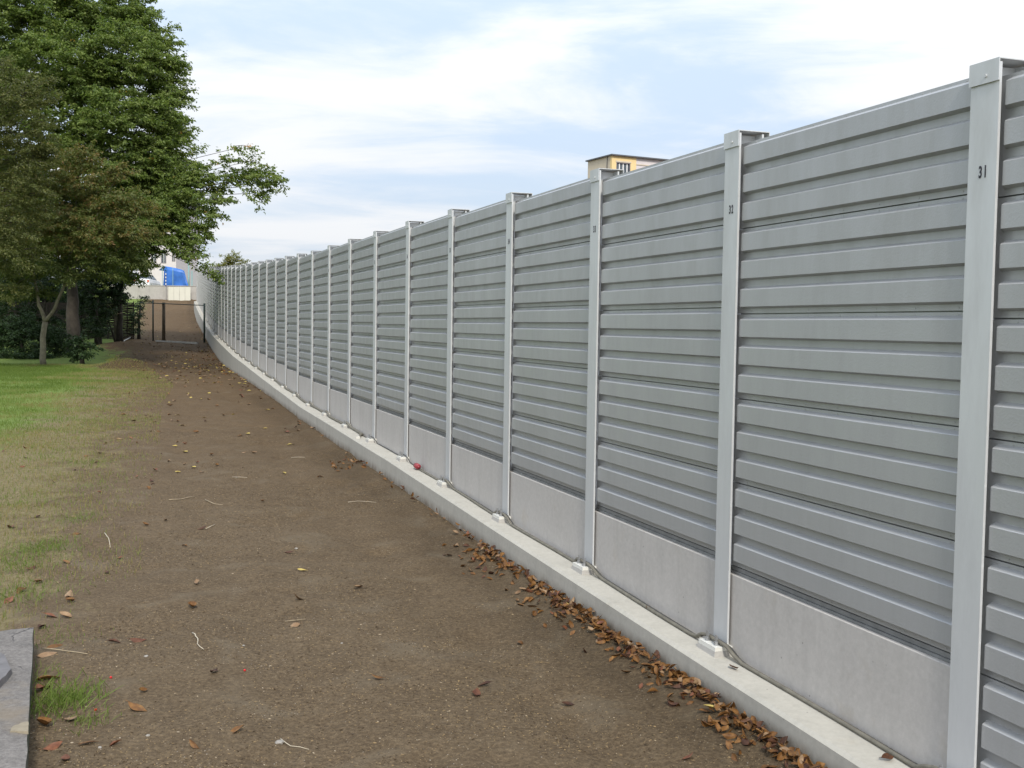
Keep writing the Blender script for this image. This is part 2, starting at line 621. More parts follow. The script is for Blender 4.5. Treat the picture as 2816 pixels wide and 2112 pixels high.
def empty(name, loc, rz=0.0):
    o = bpy.data.objects.new(name, None)
    o.empty_display_size = .2
    o.location = loc
    o.rotation_euler = (0, 0, rz)
    COL.objects.link(o)
    return o


def np_mesh(name, verts, faces_flat, nper, tint=None):
    me = bpy.data.meshes.new(name)
    nf = len(faces_flat) // nper
    me.vertices.add(len(verts))
    me.vertices.foreach_set('co', np.asarray(verts, dtype=np.float32).ravel())
    me.loops.add(len(faces_flat))
    me.loops.foreach_set('vertex_index', np.asarray(faces_flat, dtype=np.int32))
    me.polygons.add(nf)
    me.polygons.foreach_set('loop_start', np.arange(0, len(faces_flat), nper, dtype=np.int32))
    me.polygons.foreach_set('loop_total', np.full(nf, nper, dtype=np.int32))
    me.update(calc_edges=True)
    if tint is not None:
        a = me.attributes.new('tint', 'FLOAT', 'FACE')
        a.data.foreach_set('value', np.asarray(tint, dtype=np.float32))
    return me


# ------------------------------------------------------------------ ground sheet
def edge_x(Y):
    """left border of the trodden path"""
    return np.interp(Y, [3, 7.6, 9.1, 10.3, 16.2, 18.5, 25.3, 30, 38, 42, 49, 54, 60, 90, 105],
                     [-2.0, -3.15, -3.6, -4.0, -5.7, -6.5, -8.6, -9.8, -13.0, -15.0, -17.3, -19.3, -20.6, -30.8, -35.2])


def ground_height(X, Y):
    z = gz(Y)
    u = X - wallx(Y)
    d = (fbm(X * .9, Y * .9, 3, 4) - .5) * .055 + (fbm(X * 5, Y * 5, 9, 3) - .5) * .020
    d = d * np.clip(1 - (np.abs(Y - 20) - 60) / 30, 0, 1)
    # shallow wheel tracks and trodden hollows
    for off, wd in ((-1.25, .22), (-2.75, .24)):
        d = d - .030 * np.exp(-((u - off - .18 * np.sin(Y * .35)) / wd) ** 2) * (0.5 + fbm(X * .8, Y * .5, 71))
    d = d - .022 * np.clip(fbm(X * 2.6, Y * 1.9, 72, 2) - .62, 0, 1) * 6 * (np.abs(u + 2) < 2.2) * (Y < 30)
    # heaped soil beside the lawn
    d = d + .32 * np.exp(-(((X + 13.9) / .9) ** 2 + ((Y - 39.2) / .7) ** 2))
    d = d + .28 * np.exp(-(((X + 18.0) / 1.3) ** 2 + ((Y - 50.6) / 1.6) ** 2)) * 1.0
    d = d + .05 * np.exp(-((u + .36) / .12) ** 2)
    return z + d


us = np.unique(np.concatenate([np.array([-900, -400, -200, -120, -80, -60, -50]), np.arange(-44, -12, .5), np.arange(-12, -5, .16),
                               np.arange(-5, 0.2, .055), np.arange(.2, 2, .3), np.array([2, 4, 8, 15, 30, 60, 120, 250, 500, 900])]))
ys = np.unique(np.concatenate([np.array([-200, -80, -30, -12, -4, 0, 2, 3]), np.arange(3.5, 14, .06), np.arange(14, 24, .12),
                               np.arange(24, 60, .3), np.arange(60, 105.4, 1.2), np.array([105.5, 106.15, 106.22, 107, 110, 120, 150, 250, 400, 800, 1600])]))
YY, UU = np.meshgrid(ys, us, indexing='ij')
XX = UU + wallx(np.clip(YY, -10, 130))
ZZ = ground_height(XX, YY)
nu, ny = len(us), len(ys)
verts = np.stack([XX, YY, ZZ], -1).reshape(-1, 3)
ii, jj = np.meshgrid(np.arange(ny - 1), np.arange(nu - 1), indexing='ij')
base = (ii * nu + jj).ravel()
faces = np.stack([base, base + 1, base + nu + 1, base + nu], -1).ravel()
gme = np_mesh('ground', verts, faces, 4)
gme.polygons.foreach_set('use_smooth', np.ones(len(gme.polygons), dtype=bool))
Xf, Yf = verts[:, 0], verts[:, 1]
dx = (edge_x(Yf) - Xf) - np.interp(Yf, [5, 10, 25, 40], [.15, .45, .6, .3])
wid = np.interp(Yf, [5, 12, 25, 40], [.6, 1.1, 1.9, 1.5])
gr = np.clip(.5 + dx / wid * .5, 0, 1) * np.where(Yf < 106, 1, .9)
gr *= 1 - .95 * np.exp(-(((Xf + 13.9) / 1.2) ** 2 + ((Yf - 39.0) / 1.1) ** 2))
gr *= 1 - .95 * np.exp(-(((Xf + 18.0) / 1.4) ** 2 + ((Yf - 50.8) / 2.0) ** 2))
gr *= np.where((Yf < 7.5) & (Xf > -3.4), .25, 1)
lush = np.clip((dx - np.interp(Yf, [6, 12, 18, 24, 32, 40], [1.9, 1.8, 1.4, 1.0, 1.3, .6])) / np.interp(Yf, [6, 20, 40], [1.5, 2.0, 1.6]) + .38, 0, 1)
lush = np.where((Yf > 42), np.clip(lush + .5, 0, 1), lush)
warm = np.clip((Yf - 9) / 22, 0, 1)
soil_dark = np.exp(-((Yf - 41.5) / 5.5) ** 2) * np.clip(.35 + 1.3 * fbm(Xf * .6, Yf * .35, 61), 0, 1)  # shade under the trees painted into the soil colour, broken up by noise
soil_dark = np.maximum(soil_dark, .55 * np.exp(-((Xf - wallx(Yf) + .5) / .35) ** 2) * fbm(Xf * 1.2, Yf * .8, 63) * 1.6)  # soil also darker in a strip along the kerb
soil_dark = np.clip(soil_dark, 0, 1)
for nm, arr in (('grass', gr), ('lush', lush), ('warm', warm), ('soil_dark', soil_dark)):
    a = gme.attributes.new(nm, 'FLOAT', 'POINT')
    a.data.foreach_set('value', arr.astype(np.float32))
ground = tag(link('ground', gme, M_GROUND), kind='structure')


def gp(X, Y):
    return float(ground_height(np.array([float(X)]), np.array([float(Y)]))[0])


# ------------------------------------------------------------------ noise barrier
SP = 2.02
first_i, last_i = 29, 79
posY = {}
yy = 6.475
for i in range(32, last_i + 1):
    posY[i] = yy
    s = -np.interp(yy, SLOPE_Y, SLOPE)
    yy += SP / math.hypot(1, s)
yy = 6.475
for i in range(31, first_i - 1, -1):
    yy -= SP / math.hypot(1, .348)
    posY[i] = yy
pos = {i: (float(wallx(y)), y) for i, y in posY.items()}
FOOT_DROP = 3.09


def foot_z(Y):
    return ztop(Y) - FOOT_DROP


def frame_at(i):
    a, b = pos[max(i - 1, first_i)], pos[min(i + 1, last_i)]
    return math.atan2(b[1] - a[1], b[0] - a[0])


# footing: long kerb cast in sections
footing = tag(empty('concrete_footing', (0, 0, 0)), 'long pale concrete kerb with a chamfered front at the foot of the noise barrier', 'footing')
joints = [posY[29] - 3, 22.95, 43.6, 66, posY[last_i] + .6]
for k in range(len(joints) - 1):
    mb = MB()
    ysn = np.arange(joints[k] + .006, joints[k + 1] - .006, .5)
    ysn = np.append(ysn, joints[k + 1] - .006)
    prof_n = None
    vs, fs = [], []
    for y in ysn:
        s = -np.interp(y, SLOPE_Y, SLOPE)
        L = math.hypot(1, s)
        n = (-1 / L, s / L)
        x0, z0 = float(wallx(y)), foot_z(y)
        wob = (float(vnoise(np.array([y * .7]), np.array([0.0]), 5)[0]) - .5) * .012
        w = .215 + wob
        zg = gp(x0 + n[0] * (w + .03), y + n[1] * (w + .03))
        prof = [(-.42, z0 - 1.4), (-.42, z0), (w - .022, z0), (w, z0 - .018), (w, min(zg + .11, z0 - .03)), (w, min(zg, z0 - .05)), (w, z0 - 1.4)]
        for (d, z) in prof:
            vs.append((x0 + n[0] * d, y + n[1] * d, z))
    m5 = 7
    for r in range(len(ysn) - 1):
        for c in range(m5 - 1):
            a = r * m5 + c
            fs.append((a, a + 1, a + 1 + m5, a + m5))
    fs.append(tuple(range(m5)))
    fs.append(tuple((len(ysn) - 1) * m5 + c for c in range(m5 - 1, -1, -1)))
    mb.add(vs, fs)
    fo = mb.obj('footing_section', M_FOOT, footing)
    sa = fo.data.attributes.new('splash', 'FLOAT', 'POINT')
    sa.data.foreach_set('value', [[0, 0, 0, 0, 0, 1, 1][q % 7] for q in range(len(fo.data.vertices))])

barrier = tag(empty('noise_barrier', (pos[32][0], pos[32][1], 0)),
              'tall grey ribbed metal noise barrier with steel posts and concrete plinths along the dirt path', 'noise barrier')
BX, BY = pos[32]


def panel_mesh(rivets):
    mb = MB()
    R_, C_ = -.056, -.024
    prof = [(0, -.13), (0, R_)]
    for zt_ in (-.015, -.176, -.340):
        prof += [(zt_, R_), (zt_ - .0150, C_ - .0035), (zt_ - .0185, C_), (zt_ - .115, C_), (zt_ - .126, R_)]
    prof += [(-.481, R_), (-.4935, R_), (-.4935, -.080), (-.4995, -.080), (-.4995, -.13)]
    xs = [(.012, 0), (.068, 0), (.090, 1), (SP - .090, 1), (SP - .068, 0), (SP - .012, 0)]
    vs = []
    for x, full in xs:
        for z, y in prof:
            vs.append((x, y if (full or y < -.05) else R_, z))
    fs = []
    n = len(prof)
    for r in range(len(xs) - 1):
        for c in range(n - 1):
            a = r * n + c
            fs.append((a, a + n, a + n + 1, a + 1))
    mb.add(vs, fs)
    if rivets:
        for z in (-.010, -.480):
            for k in range(7):
                x = .17 + k * .28
                mb.cyl((x, R_ - .001, z), .0042, .0028, 8, 'y')
    return mb.mesh('panel')


PANEL_R, PANEL_S = panel_mesh(True), panel_mesh(False)
for me in (PANEL_R, PANEL_S):
    me.materials.append(M_PANEL)


def post_mesh(h):
    mb = MB()
    mb.box(-.08, .08, -.012, 0, -h, -.016)
    mb.box(-.08, .08, -.162, -.150, -h, -.016)
    mb.box(-.004, .004, -.149, -.013, -h, -.017)
    return mb.mesh('post')


POST = post_mesh(FOOT_DROP - .05)
POST.materials.append(M_POST)
capb = MB()
capb.box(-.084, .084, .004, .0085, -.092, 0)
capb.box(-.084, .084, -.195, .0038, -.0045, 0)
capb.box(-.084, .084, -.1998, -.1953, -.034, 0)
capb.cyl((-.012, .0088, -.062), .007, .005, 8, 'y')
CAP = capb.mesh('cap')
CAP.materials.append(M_POST)
bp = MB()
bp.box(-.100, .100, -.14, .090, .030, .054)
BASEP = bp.mesh('base_plate')
BASEP.materials.append(M_WHITE)
gb = MB()
gb.hexa([(-.112, -.15, -.02), (.112, -.15, -.02), (.112, .102, -.02), (-.112, .102, -.02)],
        [(-.100, -.15, .0295), (.100, -.15, .0295), (.101, .093, .0295), (-.101, .093, .0295)])
GROUTB = gb.mesh('grout_pad')
GROUTB.materials.append(M_GROUT)
bb = MB()
bb.cyl((0, 0, 0), .008, .060, 8)
bb.cyl((0, 0, .0), .017, .004, 10)
bb.cyl((0, 0, .0045), .0145, .016, 6)
bb.cyl((0, 0, .030), .0105, .022, 8)
BOLT = bb.mesh('bolt')
BOLT.materials.append(M_STEEL)
TEXTS = {}


def number_mesh(s):
    cu = bpy.data.curves.new('num', 'FONT')
    cu.body = s
    cu.size = .068
    cu.align_x = 'CENTER'
    cu.extrude = .0004
    cu.resolution_u = 3
    cu.space_character = 1.35
    cu.offset = .0020
    t = bpy.data.objects.new('num', cu)
    COL.objects.link(t)
    dg = bpy.context.evaluated_depsgraph_get()
    me = bpy.data.meshes.new_from_object(t.evaluated_get(dg))
    bpy.data.objects.remove(t)
    n = len(me.vertices)
    co = np.empty(n * 3, dtype=np.float32)
    me.vertices.foreach_get('co', co)
    co = co.reshape(-1, 3)
    # text x -> local -x, text y -> local z, text z -> local y ; condensed figures
    out = np.stack([-co[:, 0] * .60, co[:, 2] + .0012, co[:, 1]], -1)
    me.vertices.foreach_set('co', out.ravel())
    me.update()
    me.materials.clear()
    me.materials.append(M_INK)
    return me


for i in range(first_i, last_i + 1):
    x, y = pos[i]
    ang = frame_at(i)
    zt = ztop(y)
    p = link('post', POST, None, barrier, (x - BX, y - BY, zt), (0, 0, ang))
    link('cap', CAP, None, p, (0, 0, 0))
    fz = -FOOT_DROP
    link('base_plate', BASEP, None, p, (0, 0, fz))
    link('grout_pad', GROUTB, None, p, (0, 0, fz))
    if i <= 46:
        for tx in (-.052, .052):
            link('bolt', BOLT, None, p, (tx, .056, fz + .0545), (0, 0, tx * 7))
    if 30 <= i <= 42:
        link('number', number_mesh(str(i)), None, p, (-.006, 0, -.475))
for i in range(first_i, last_i):
    (x0, y0), (x1, y1) = pos[i], pos[i + 1]
    ang = math.atan2(y1 - y0, x1 - x0)
    zb = ztop(y0) - .030
    me = PANEL_R if i <= 37 else PANEL_S
    for k in range(5 if i >= 31 else 6):
        link('panel', me, None, barrier, (x0 - BX, y0 - BY, zb - .5 * k), (0, 0, ang))
    if i < 31:
        continue
    zl = zb - 2.54
    f0, f1 = foot_z(y0) - .01, foot_z(y1) - .01
    mb = MB()
    a, b = .010, SP - .010
    mb.hexa([(a, -.14, f0 - zl), (b, -.14, f1 - zl), (b, -.026, f1 - zl), (a, -.026, f0 - zl)],
            [(a, -.14, 0), (b, -.14, 0), (b, -.026, 0), (a, -.026, 0)])
    pl = mb.obj('plinth', M_PLINTH, barrier, (x0 - BX, y0 - BY, zl), (0, 0, ang), bevel=.004 if i < 40 else 0)
    sb = MB()
    sb.box(.012, SP - .012, -.12, -.050, .0025, .016)
    sb.box(.012, SP - .012, -.12, -.058, .018, .040)
    sb.obj('seal_strip', M_SEAL, pl)


# ------------------------------------------------------------------ hoses and cables on the footing
def wall_pt(sY, d, z):
    s = -np.interp(sY, SLOPE_Y, SLOPE)
    L = math.hypot(1, s)
    return Vector((float(wallx(sY)) - d / L, sY + s * d / L, foot_z(sY) + z))


def post_between(y):
    best = min(posY.values(), key=lambda q: abs(q - y))
    return abs(best - y)


def hose(y0, y1, r, d_base, d_amp, seed, lift=.060, step=.07, d_post=.035):
    rr = random.Random(seed)
    pts, y = [], y0
    ph = rr.uniform(0, 6)
    while y <= y1:
        t = post_between(y)
        up = max(0.0, min(1.0, (.26 - t) / .15))
        up = up * up * (3 - 2 * up)
        d = d_base + d_amp * math.sin(y * 1.9 + ph) * (1 - up)
        d = d * (1 - up) + d_post * up
        pts.append(wall_pt(y, d, r + .001 + up * lift))
        y += step
    return pts


hA = hose(1.8, 13.35, .0115, .018, .012, 1)
mbh = MB(); mbh.tube(hA, .0115, 8)
# slack piece that wanders out next to it
tag(mbh.obj('grey_hose', M_HOSE, smooth=True), 'thick grey hose lying along the footing and draped over the near base plates', 'hose')
hB = hose(2.2, 20.0, .007, -.006, .008, 4, .061, .07, .014)
tag(MB().tube(hB, .007, 6).obj('thin_cable', M_DARKCABLE, smooth=True), 'thin dark cable running tight against the foot of the concrete plinths', 'cable')
hC = hose(16.75, 62, .022, .012, .018, 9, .060, .09, .030)
end = [wall_pt(16.75 - k * .05, .03 + k * .018, .03 - .004 * k) for k in range(1, 7)][::-1]
hc_pts = end + hC
tag(MB().tube(hc_pts, .020, 8).obj('far_hose', M_HOSE, smooth=True), 'thick olive grey pipe with an open end curling out onto the footing', 'pipe')
hob = bpy.data.objects['far_hose']
dv = (hc_pts[0] - hc_pts[1]).normalized()
mb = MB()
mb.tube([hc_pts[0] - dv * .05, hc_pts[0] + dv * .012, hc_pts[0] + dv * .013, hc_pts[0] + dv * .000], [.030, .032, .022, .020], 12, False)
mb.obj('end_collar', M_STRIP, hob, smooth=False)
MB().tube([hc_pts[0] - dv * .004, hc_pts[0] + dv * .002], .021, 12).obj('hose_opening', M_SEAL, hob)
# red coupling
pr = wall_pt(13.35, .045, .045)
t_ = (wall_pt(13.5, .05, .045) - pr).normalized()
rc = empty('red_plug', pr)
rc.scale = (.8, .8, .8)
tag(rc, 'red plastic plug coupling on the cable lying on the footing', 'plug')
mb = MB(); mb.tube([t_ * -.075, t_ * -.07, t_ * .0, t_ * .07, t_ * .075], [.026, .042, .045, .042, .030], 12)
mb.obj('plug_body', M_RED, rc, smooth=True)
mb = MB(); mb.tube([t_ * -.10, t_ * -.076], [.014, .028], 10); mb.obj('front_collar', M_RED, rc, smooth=True)
mb = MB(); mb.tube([t_ * .076, t_ * .13], [.024, .015], 10); mb.obj('rear_socket', M_DARKCABLE, rc, smooth=True)


# ------------------------------------------------------------------ dead leaves
def leaf_mesh(seed, length=.095, width=.046):
    r = random.Random(seed)
    curl = r.uniform(-.6, 1.7)
    fold = r.uniform(.15, .95)
    twist = r.uniform(-.7, .7)
    mb = MB()
    nx = 7
    vs = []
    prof = [.0, .55, .88, 1.0, .86, .50, .0]
    for a in range(nx):
        t = a / (nx - 1)
        w = prof[a] * width * .5
        ang = curl * (t - .5)
        if abs(curl) > 1e-3:
            R = length / curl
            cxx, czz = R * math.sin(ang), R * (1 - math.cos(ang))
        else:
            cxx, czz = length * (t - .5), 0
        tw = twist * (t - .5)
        for s in (-1, -.5, 0, .5, 1):
            ay = s * w
            az = abs(s) ** 1.3 * w * fold + (.0016 * math.sin(t * 31 + s * 4))
            vs.append((cxx, ay * math.cos(tw) - az * math.sin(tw), czz + ay * math.sin(tw) + az * math.cos(tw)))
    fs = []
    for a in range(nx - 1):
        for b in range(4):
            k = a * 5 + b
            fs.append((k, k + 1, k + 6, k + 5))
    mb.add(vs, fs)
    z0 = vs[2][2]
    mb.tube([(vs[2][0], 0, z0), (vs[2][0] - .014, .002, z0 - .001)], .0011, 4)
    me = mb.mesh('fallen_leaf', True)
    return me


LEAVES = {}
for c in range(5):
    for v in range(5):
        me = leaf_mesh(c * 10 + v)
        me.materials.append(M_DL[c])
        LEAVES[c, v] = me
TONE = ['orange-brown', 'dark brown', 'pale tan', 'yellow', 'reddish brown']


def put_leaf(x, y, tone, size=1.0, label=None, group=None, tilt=.25, z=None, rz=None, v=None):
    o = bpy.data.objects.new('fallen_leaf', LEAVES[tone, random.randrange(5) if v is None else v])
    COL.objects.link(o)
    zz = gp(x, y) + .010 if z is None else z
    o.location = (x, y, zz)
    flip = math.pi if random.random() < .4 else 0
    o.rotation_euler = (random.gauss(0, tilt) + flip, random.gauss(0, tilt), random.uniform(0, 6.28) if rz is None else rz)
    if flip:
        o.location.z += .012
    o.scale = (size, size, size)
    tag(o, label, 'leaf', group)
    return o


GS = 'dead leaves scattered on the dirt path'
SPOTS = [  # survey x, y, tone, size, words
    (528, 1668, 0, 1.15, 'curled orange-brown leaf with dark tip alone in the middle of the path'),
    (380, 1762, 4, 1.0, 'shiny reddish brown leaf on bare soil, the larger of a pair by the slab'),
    (314, 1768, 1, .8, 'small dark brown leaf on bare soil, the smaller of a pair by the slab'),
    (378, 1955, 0, 1.2, 'long flat orange-brown leaf on the soil right of the grass tuft'),
    (240, 2050, 0, .8, 'folded orange-brown leaf on bare soil below the grass tuft'),
    (180, 2095, 4, .8, 'crumpled reddish leaf at the bottom edge of the path near the slab'),
    (795, 1517, 1, .85, 'curled dark leaf standing on the path with a paler rim'),
    (830, 1575, 3, .75, 'yellowish leaf lying flat on the middle of the path'),
    (1310, 1905, 4, 1.0, 'reddish brown leaf, lower of two curled leaves on the near path'),
    (1333, 1881, 1, .8, 'dark curled leaf, upper of two curled leaves on the near path'),
    (820, 1650, 2, 1.0, 'thin pale curled leaf on edge in the middle of the path'),
    (806, 1716, 2, 1.1, 'flat pale tan leaf right of the middle of the path'),
    (543, 1607, 2, .8, 'small pale triangular leaf above the curled orange-brown one'),
    (455, 1433, 2, .7, 'small pale leaf on the path far from the slab'),
    (722, 1383, 0, .8, 'tiny upright orange leaf in the middle distance of the path'),
    (182, 1550, 0, 1.0, 'orange leaf resting on grass blades at the lawn edge'),
    (210, 1470, 0, .9, 'orange-brown leaf beside the green weed at the path edge'),
    (100, 1425, 1, 1.1, 'dark brown leaf lying in the dry grass'),
    (205, 1425, 2, .9, 'pale leaf under the dark one at the lawn edge'),
    (30, 1453, 4, 1.2, 'red-brown leaf in the dry grass at the left edge'),
    (105, 1605, 2, 1.0, 'tan leaf lying flat on bare soil above the slab'),
    (190, 1640, 2, 1.2, 'pale pinkish leaf, widest of those above the slab'),
    (138, 1703, 4, 1.1, 'reddish leaf next to a bleached one just above the slab'),
    (180, 1702, 2, 1.0, 'bleached leaf standing on edge just above the slab'),
    (85, 1565, 1, .9, 'dark leaf between the grass clumps left of the soil'),
    (150, 1780, 0, 1.1, 'bright orange leaf beside the corner of the slab'),
    (130, 1808, 2, 1.2, 'long pale leaf beside the right edge of the slab'),
    (120, 2000, 0, 1.3, 'long tan curled leaf beside the slab below the grass tuft'),
    (200, 1983, 2, 1.0, 'flat pale orange leaf below right of the grass tuft'),
    (130, 1875, 0, 1.3, 'rusty curled leaf leaning in the gap beside the slab'),
    (115, 1905, 4, 1.2, 'purple-brown leaf in the gap beside the slab'),
    (145, 2060, 4, 1.0, 'faint pinkish leaf on bare soil left of the folded one'),
    (985, 1620, 2, .9, 'pale leaf lying alone towards the kerb side of the path'),
    (1235, 1530, 1, .9, 'dark leaf near the kerb side of the path'),
    (60, 1630, 0, 1.1, 'orange leaf in green grass left of the tan one'),
    (25, 1660, 4, 1.1, 'dark red leaf in the grass at the left edge above the slab'),
]
n_single = 0
for (sx, sy, tone, size, words) in SPOTS:
    g = G(sx, sy)
    if g is None:
        continue
    put_leaf(g.x, g.y, tone, size * 1.15, words, GS, .22)
    n_single += 1
rl = random.Random(3)
for k in range(72):   # more loose leaves
    y = 5.3 + rl.random() ** 1.3 * 17
    e = float(edge_x(y))
    x = e + rl.gauss(-.3, .8) if rl.random() < .66 else rl.uniform(e, float(wallx(y)) - .3)
    if x > float(wallx(y)) - .28 or (y < 7.3 and x < -2.1):
        continue
    tone = rl.choice([0, 0, 1, 2, 4])
    put_leaf(x, y, tone, rl.uniform(.65, 1.05),
             '%s leaf, one of many lying loose between the lawn edge and the kerb' % TONE[tone], GS, .25)
    n_single += 1
# drift against the kerb
rl = random.Random(12)


def drift_spot():
    z = rl.random()
    if z < .72:
        y = rl.uniform(4.9, 8.7)
        wd = .30
    elif z < .93:
        y = rl.gauss(9.6, .38)
        wd = .42
    else:
        y = rl.uniform(10.3, 16)
        wd = .2
    d = .235 + abs(rl.gauss(0, wd * .38))
    if z > .96:
        y = rl.gauss(15.6, .25); d = .3 + rl.random() * .4
    w = wall_pt(y, d, 0)
    return w.x, w.y, d


GD = 'dead leaves drifted against the concrete footing'
stuff_v, stuff_f, stuff_m = [], [], []
cnt = 0
spots = sorted([drift_spot() for _ in range(820)], key=lambda q: q[1])
near = spots
take = set(rl.sample(range(len(near)), 300 - n_single))
for k, (x, y, d) in enumerate(near):
    tone = rl.choices([0, 1, 2, 3, 4], [60, 22, 12, 1, 5])[0]
    h = gp(x, y) + .008 + rl.random() * .05 * max(0, 1 - (d - .23) / .3)
    if k in take:
        bay = max(first_i, min(last_i, max([i for i in posY if posY[i] <= y + .35], default=first_i)))
        side = 'tight against the kerb' if d < .33 else 'in the middle of the drift' if d < .45 else 'at the outer rim of the drift'
        put_leaf(x, y, tone, rl.uniform(.5, .9), '%s curled leaf %s between posts %d and %d' % (TONE[tone], side, bay, bay + 1), GD, .55, h)
    else:
        me = LEAVES[tone, rl.randrange(5)]
        M = (Matrix.Translation((x, y, h)) @ Matrix.Rotation(rl.uniform(0, 6.28), 4, 'Z') @ Matrix.Rotation(rl.gauss(0, .6) + (math.pi if rl.random() < .4 else 0), 4, 'X')
             @ Matrix.Rotation(rl.gauss(0, .5), 4, 'Y') @ Matrix.Scale(rl.uniform(.5, .9), 4))
        n0 = len(stuff_v)
        stuff_v += [tuple(M @ v.co) for v in me.vertices]
        stuff_f += [tuple(i + n0 for i in p.vertices) for p in me.polygons]
        stuff_m += [tone] * len(me.polygons)
# small far leaves on the path
for k in range(620):
    q = rl.random()
    if q < .7:
        y = rl.gauss(42, 6.5)
    else:
        y = rl.uniform(14, 70)
    y = min(max(y, 14), 80)
    xr, xl = float(wallx(y)) - .26, float(edge_x(y)) - .5
    x = xr - abs(rl.random() ** 1.5) * (xr - xl)
    tone = rl.choices([0, 1, 2, 3, 4], [18, 3, 36, 36, 7])[0]
    me = LEAVES[tone, rl.randrange(5)]
    M = (Matrix.Translation((x, y, gp(x, y) + .012)) @ Matrix.Rotation(rl.uniform(0, 6.28), 4, 'Z') @ Matrix.Rotation(rl.gauss(0, .3), 4, 'X')
         @ Matrix.Scale(rl.uniform(.9, 1.5), 4))
    n0 = len(stuff_v)
    stuff_v += [tuple(M @ v.co) for v in me.vertices]
    stuff_f += [tuple(i + n0 for i in p.vertices) for p in me.polygons]
    stuff_m += [tone] * len(me.polygons)
sme = bpy.data.meshes.new('leaf_litter')
sme.from_pydata(stuff_v, [], stuff_f)
for mm in M_DL:
    sme.materials.append(mm)
sme.polygons.foreach_set('material_index', stuff_m)
sme.polygons.foreach_set('use_smooth', [True] * len(stuff_f))
sme.update()
tag(link('leaf_litter', sme, None), 'small dead leaves sprinkled over the path and under the drift', 'leaf litter', kind='stuff')


# leaf on the footing top and the one by base plate
def foot_leaf(y, d, tone, label, size=.9, rz=1.2):
    w = wall_pt(y, d, .012)
    o = bpy.data.objects.new('fallen_leaf', LEAVES[tone, 2])
    COL.objects.link(o)
    o.location = w
    o.rotation_euler = (.5, .1, rz)
    o.scale = (size,) * 3
    tag(o, label, 'leaf', 'dead leaves on top of the footing')


foot_leaf(6.17, .10, 4, 'purple-brown leaf beside the base plate of post 32 on the footing', .95, 1.9)
foot_leaf(4.93, .07, 1, 'dark leaf lying against the hose on top of the near footing', .8, .4)
foot_leaf(7.35, .03, 0, 'orange leaf caught on the hose between posts 32 and 33', .5, .9)

# twigs and straws
rt = random.Random(5)


def twig(pts, r, m, label):
    r = r * .5
    P3 = []
    for (sx, sy) in pts:
        g = G(sx, sy)
        P3.append(Vector((g.x, g.y, gp(g.x, g.y) + r + .006)))
    sm = []
    for a in range(len(P3) - 1):
        for t in (0, .5):
            sm.append(P3[a].lerp(P3[a + 1], t) + Vector((rt.uniform(-1, 1), rt.uniform(-1, 1), rt.uniform(0, 1))) * r * 1.5)
    sm.append(P3[-1])
    n = len(sm)
    tag(MB().tube(sm, [r * (1 - .5 * k / n) for k in range(n)], 6).obj('twig', m, smooth=True), label, 'twig', 'twigs on the dirt path')


twig([(528, 1743), (540, 1755), (545, 1768), (543, 1780), (560, 1793)], .009, M_TWIGPALE, 'bleached crooked twig on the near path between two brown leaves')
twig([(288, 1470), (296, 1483), (303, 1502)], .010, M_TWIGPALE, 'short bleached twig near the lawn edge')
twig([(465, 1375), (500, 1369), (535, 1362)], .010, M_TWIG, 'brown straight twig lying across the middle distance of the path')
twig([(565, 1372), (590, 1384), (612, 1386)], .009, M_TWIG, 'bent pale twig right of the brown straight one')
twig([(565, 1452), (592, 1443)], .007, M_TWIGPALE, 'short straw-like twig in the middle of the path')
twig([(640, 1313), (680, 1315)], .007, M_TWIGPALE, 'thin pale twig further up the middle of the path')
twig([(956, 1385), (985, 1382), (1035, 1385)], .006, M_TWIGPALE, 'long thin pale straw near the kerb in the middle distance')
twig([(802, 1257), (838, 1259)], .008, M_TWIGPALE, 'pale straw near the kerb far up the path')
twig([(783, 1703), (840, 1702)], .005, M_TWIG, 'thin dark twig pointing at the flat tan leaf')
twig([(112, 1785), (150, 1798), (185, 1802), (240, 1810)], .008, M_TWIG, 'dry grey twig beside the corner of the slab')
twig([(770, 2028), (800, 2046), (850, 2050)], .005, M_TWIGPALE, 'pale curled straw at the bottom of the path')
# small stones
rs = random.Random(8)
for sx, sy, s, w in ((768, 2037, .045, 'pale round stone, the larger one at the bottom of the path'), (402, 1812, .03, 'grey pebble below the smaller dark leaf'),
                     (650, 1313, .03, 'whitish pebble in the middle distance'), (815, 1503, .035, 'pale pebble right of the yellowish leaf'),
                     (275, 2062, .02, 'tiny white pebble next to the folded orange leaf'), (407, 2028, .022, 'white pebble near the bottom edge of the path'),
                     (940, 1760, .018, 'small white pebble by the pale leaf'), (670, 1770, .018, 'small grey pebble in the middle of the near path')):
    g = G(sx, sy)
    bm = bmesh.new()
    bmesh.ops.create_icosphere(bm, subdivisions=2, radius=s * .5)
    for v in bm.verts:
        v.co *= 1 + rs.uniform(-.14, .14)
        v.co.z *= .5
    me = bpy.data.meshes.new('pebble'); bm.to_mesh(me); bm.free()
    tag(link('pebble', me, M_STONE, None, (g.x, g.y, gp(g.x, g.y) + s * .1)), w, 'pebble', 'pebbles on the dirt path')
for sx, sy, w in ((305, 1869, 'red berry on the soil between slab and bleached twig'), (263, 1954, 'red berry near the orange leaf by the grass tuft'),
                  (673, 1843, 'red berry on the near middle of the path')):
    g = G(sx, sy)
    bm = bmesh.new(); bmesh.ops.create_icosphere(bm, subdivisions=2, radius=.008)
    for v in bm.verts:
        v.co.z = max(v.co.z, -.008)
    me = bpy.data.meshes.new('berry'); bm.to_mesh(me); bm.free()
    tag(link('berry', me, M_BERRY, None, (g.x, g.y, gp(g.x, g.y) + .006)), w, 'berry', 'red berries on the soil')
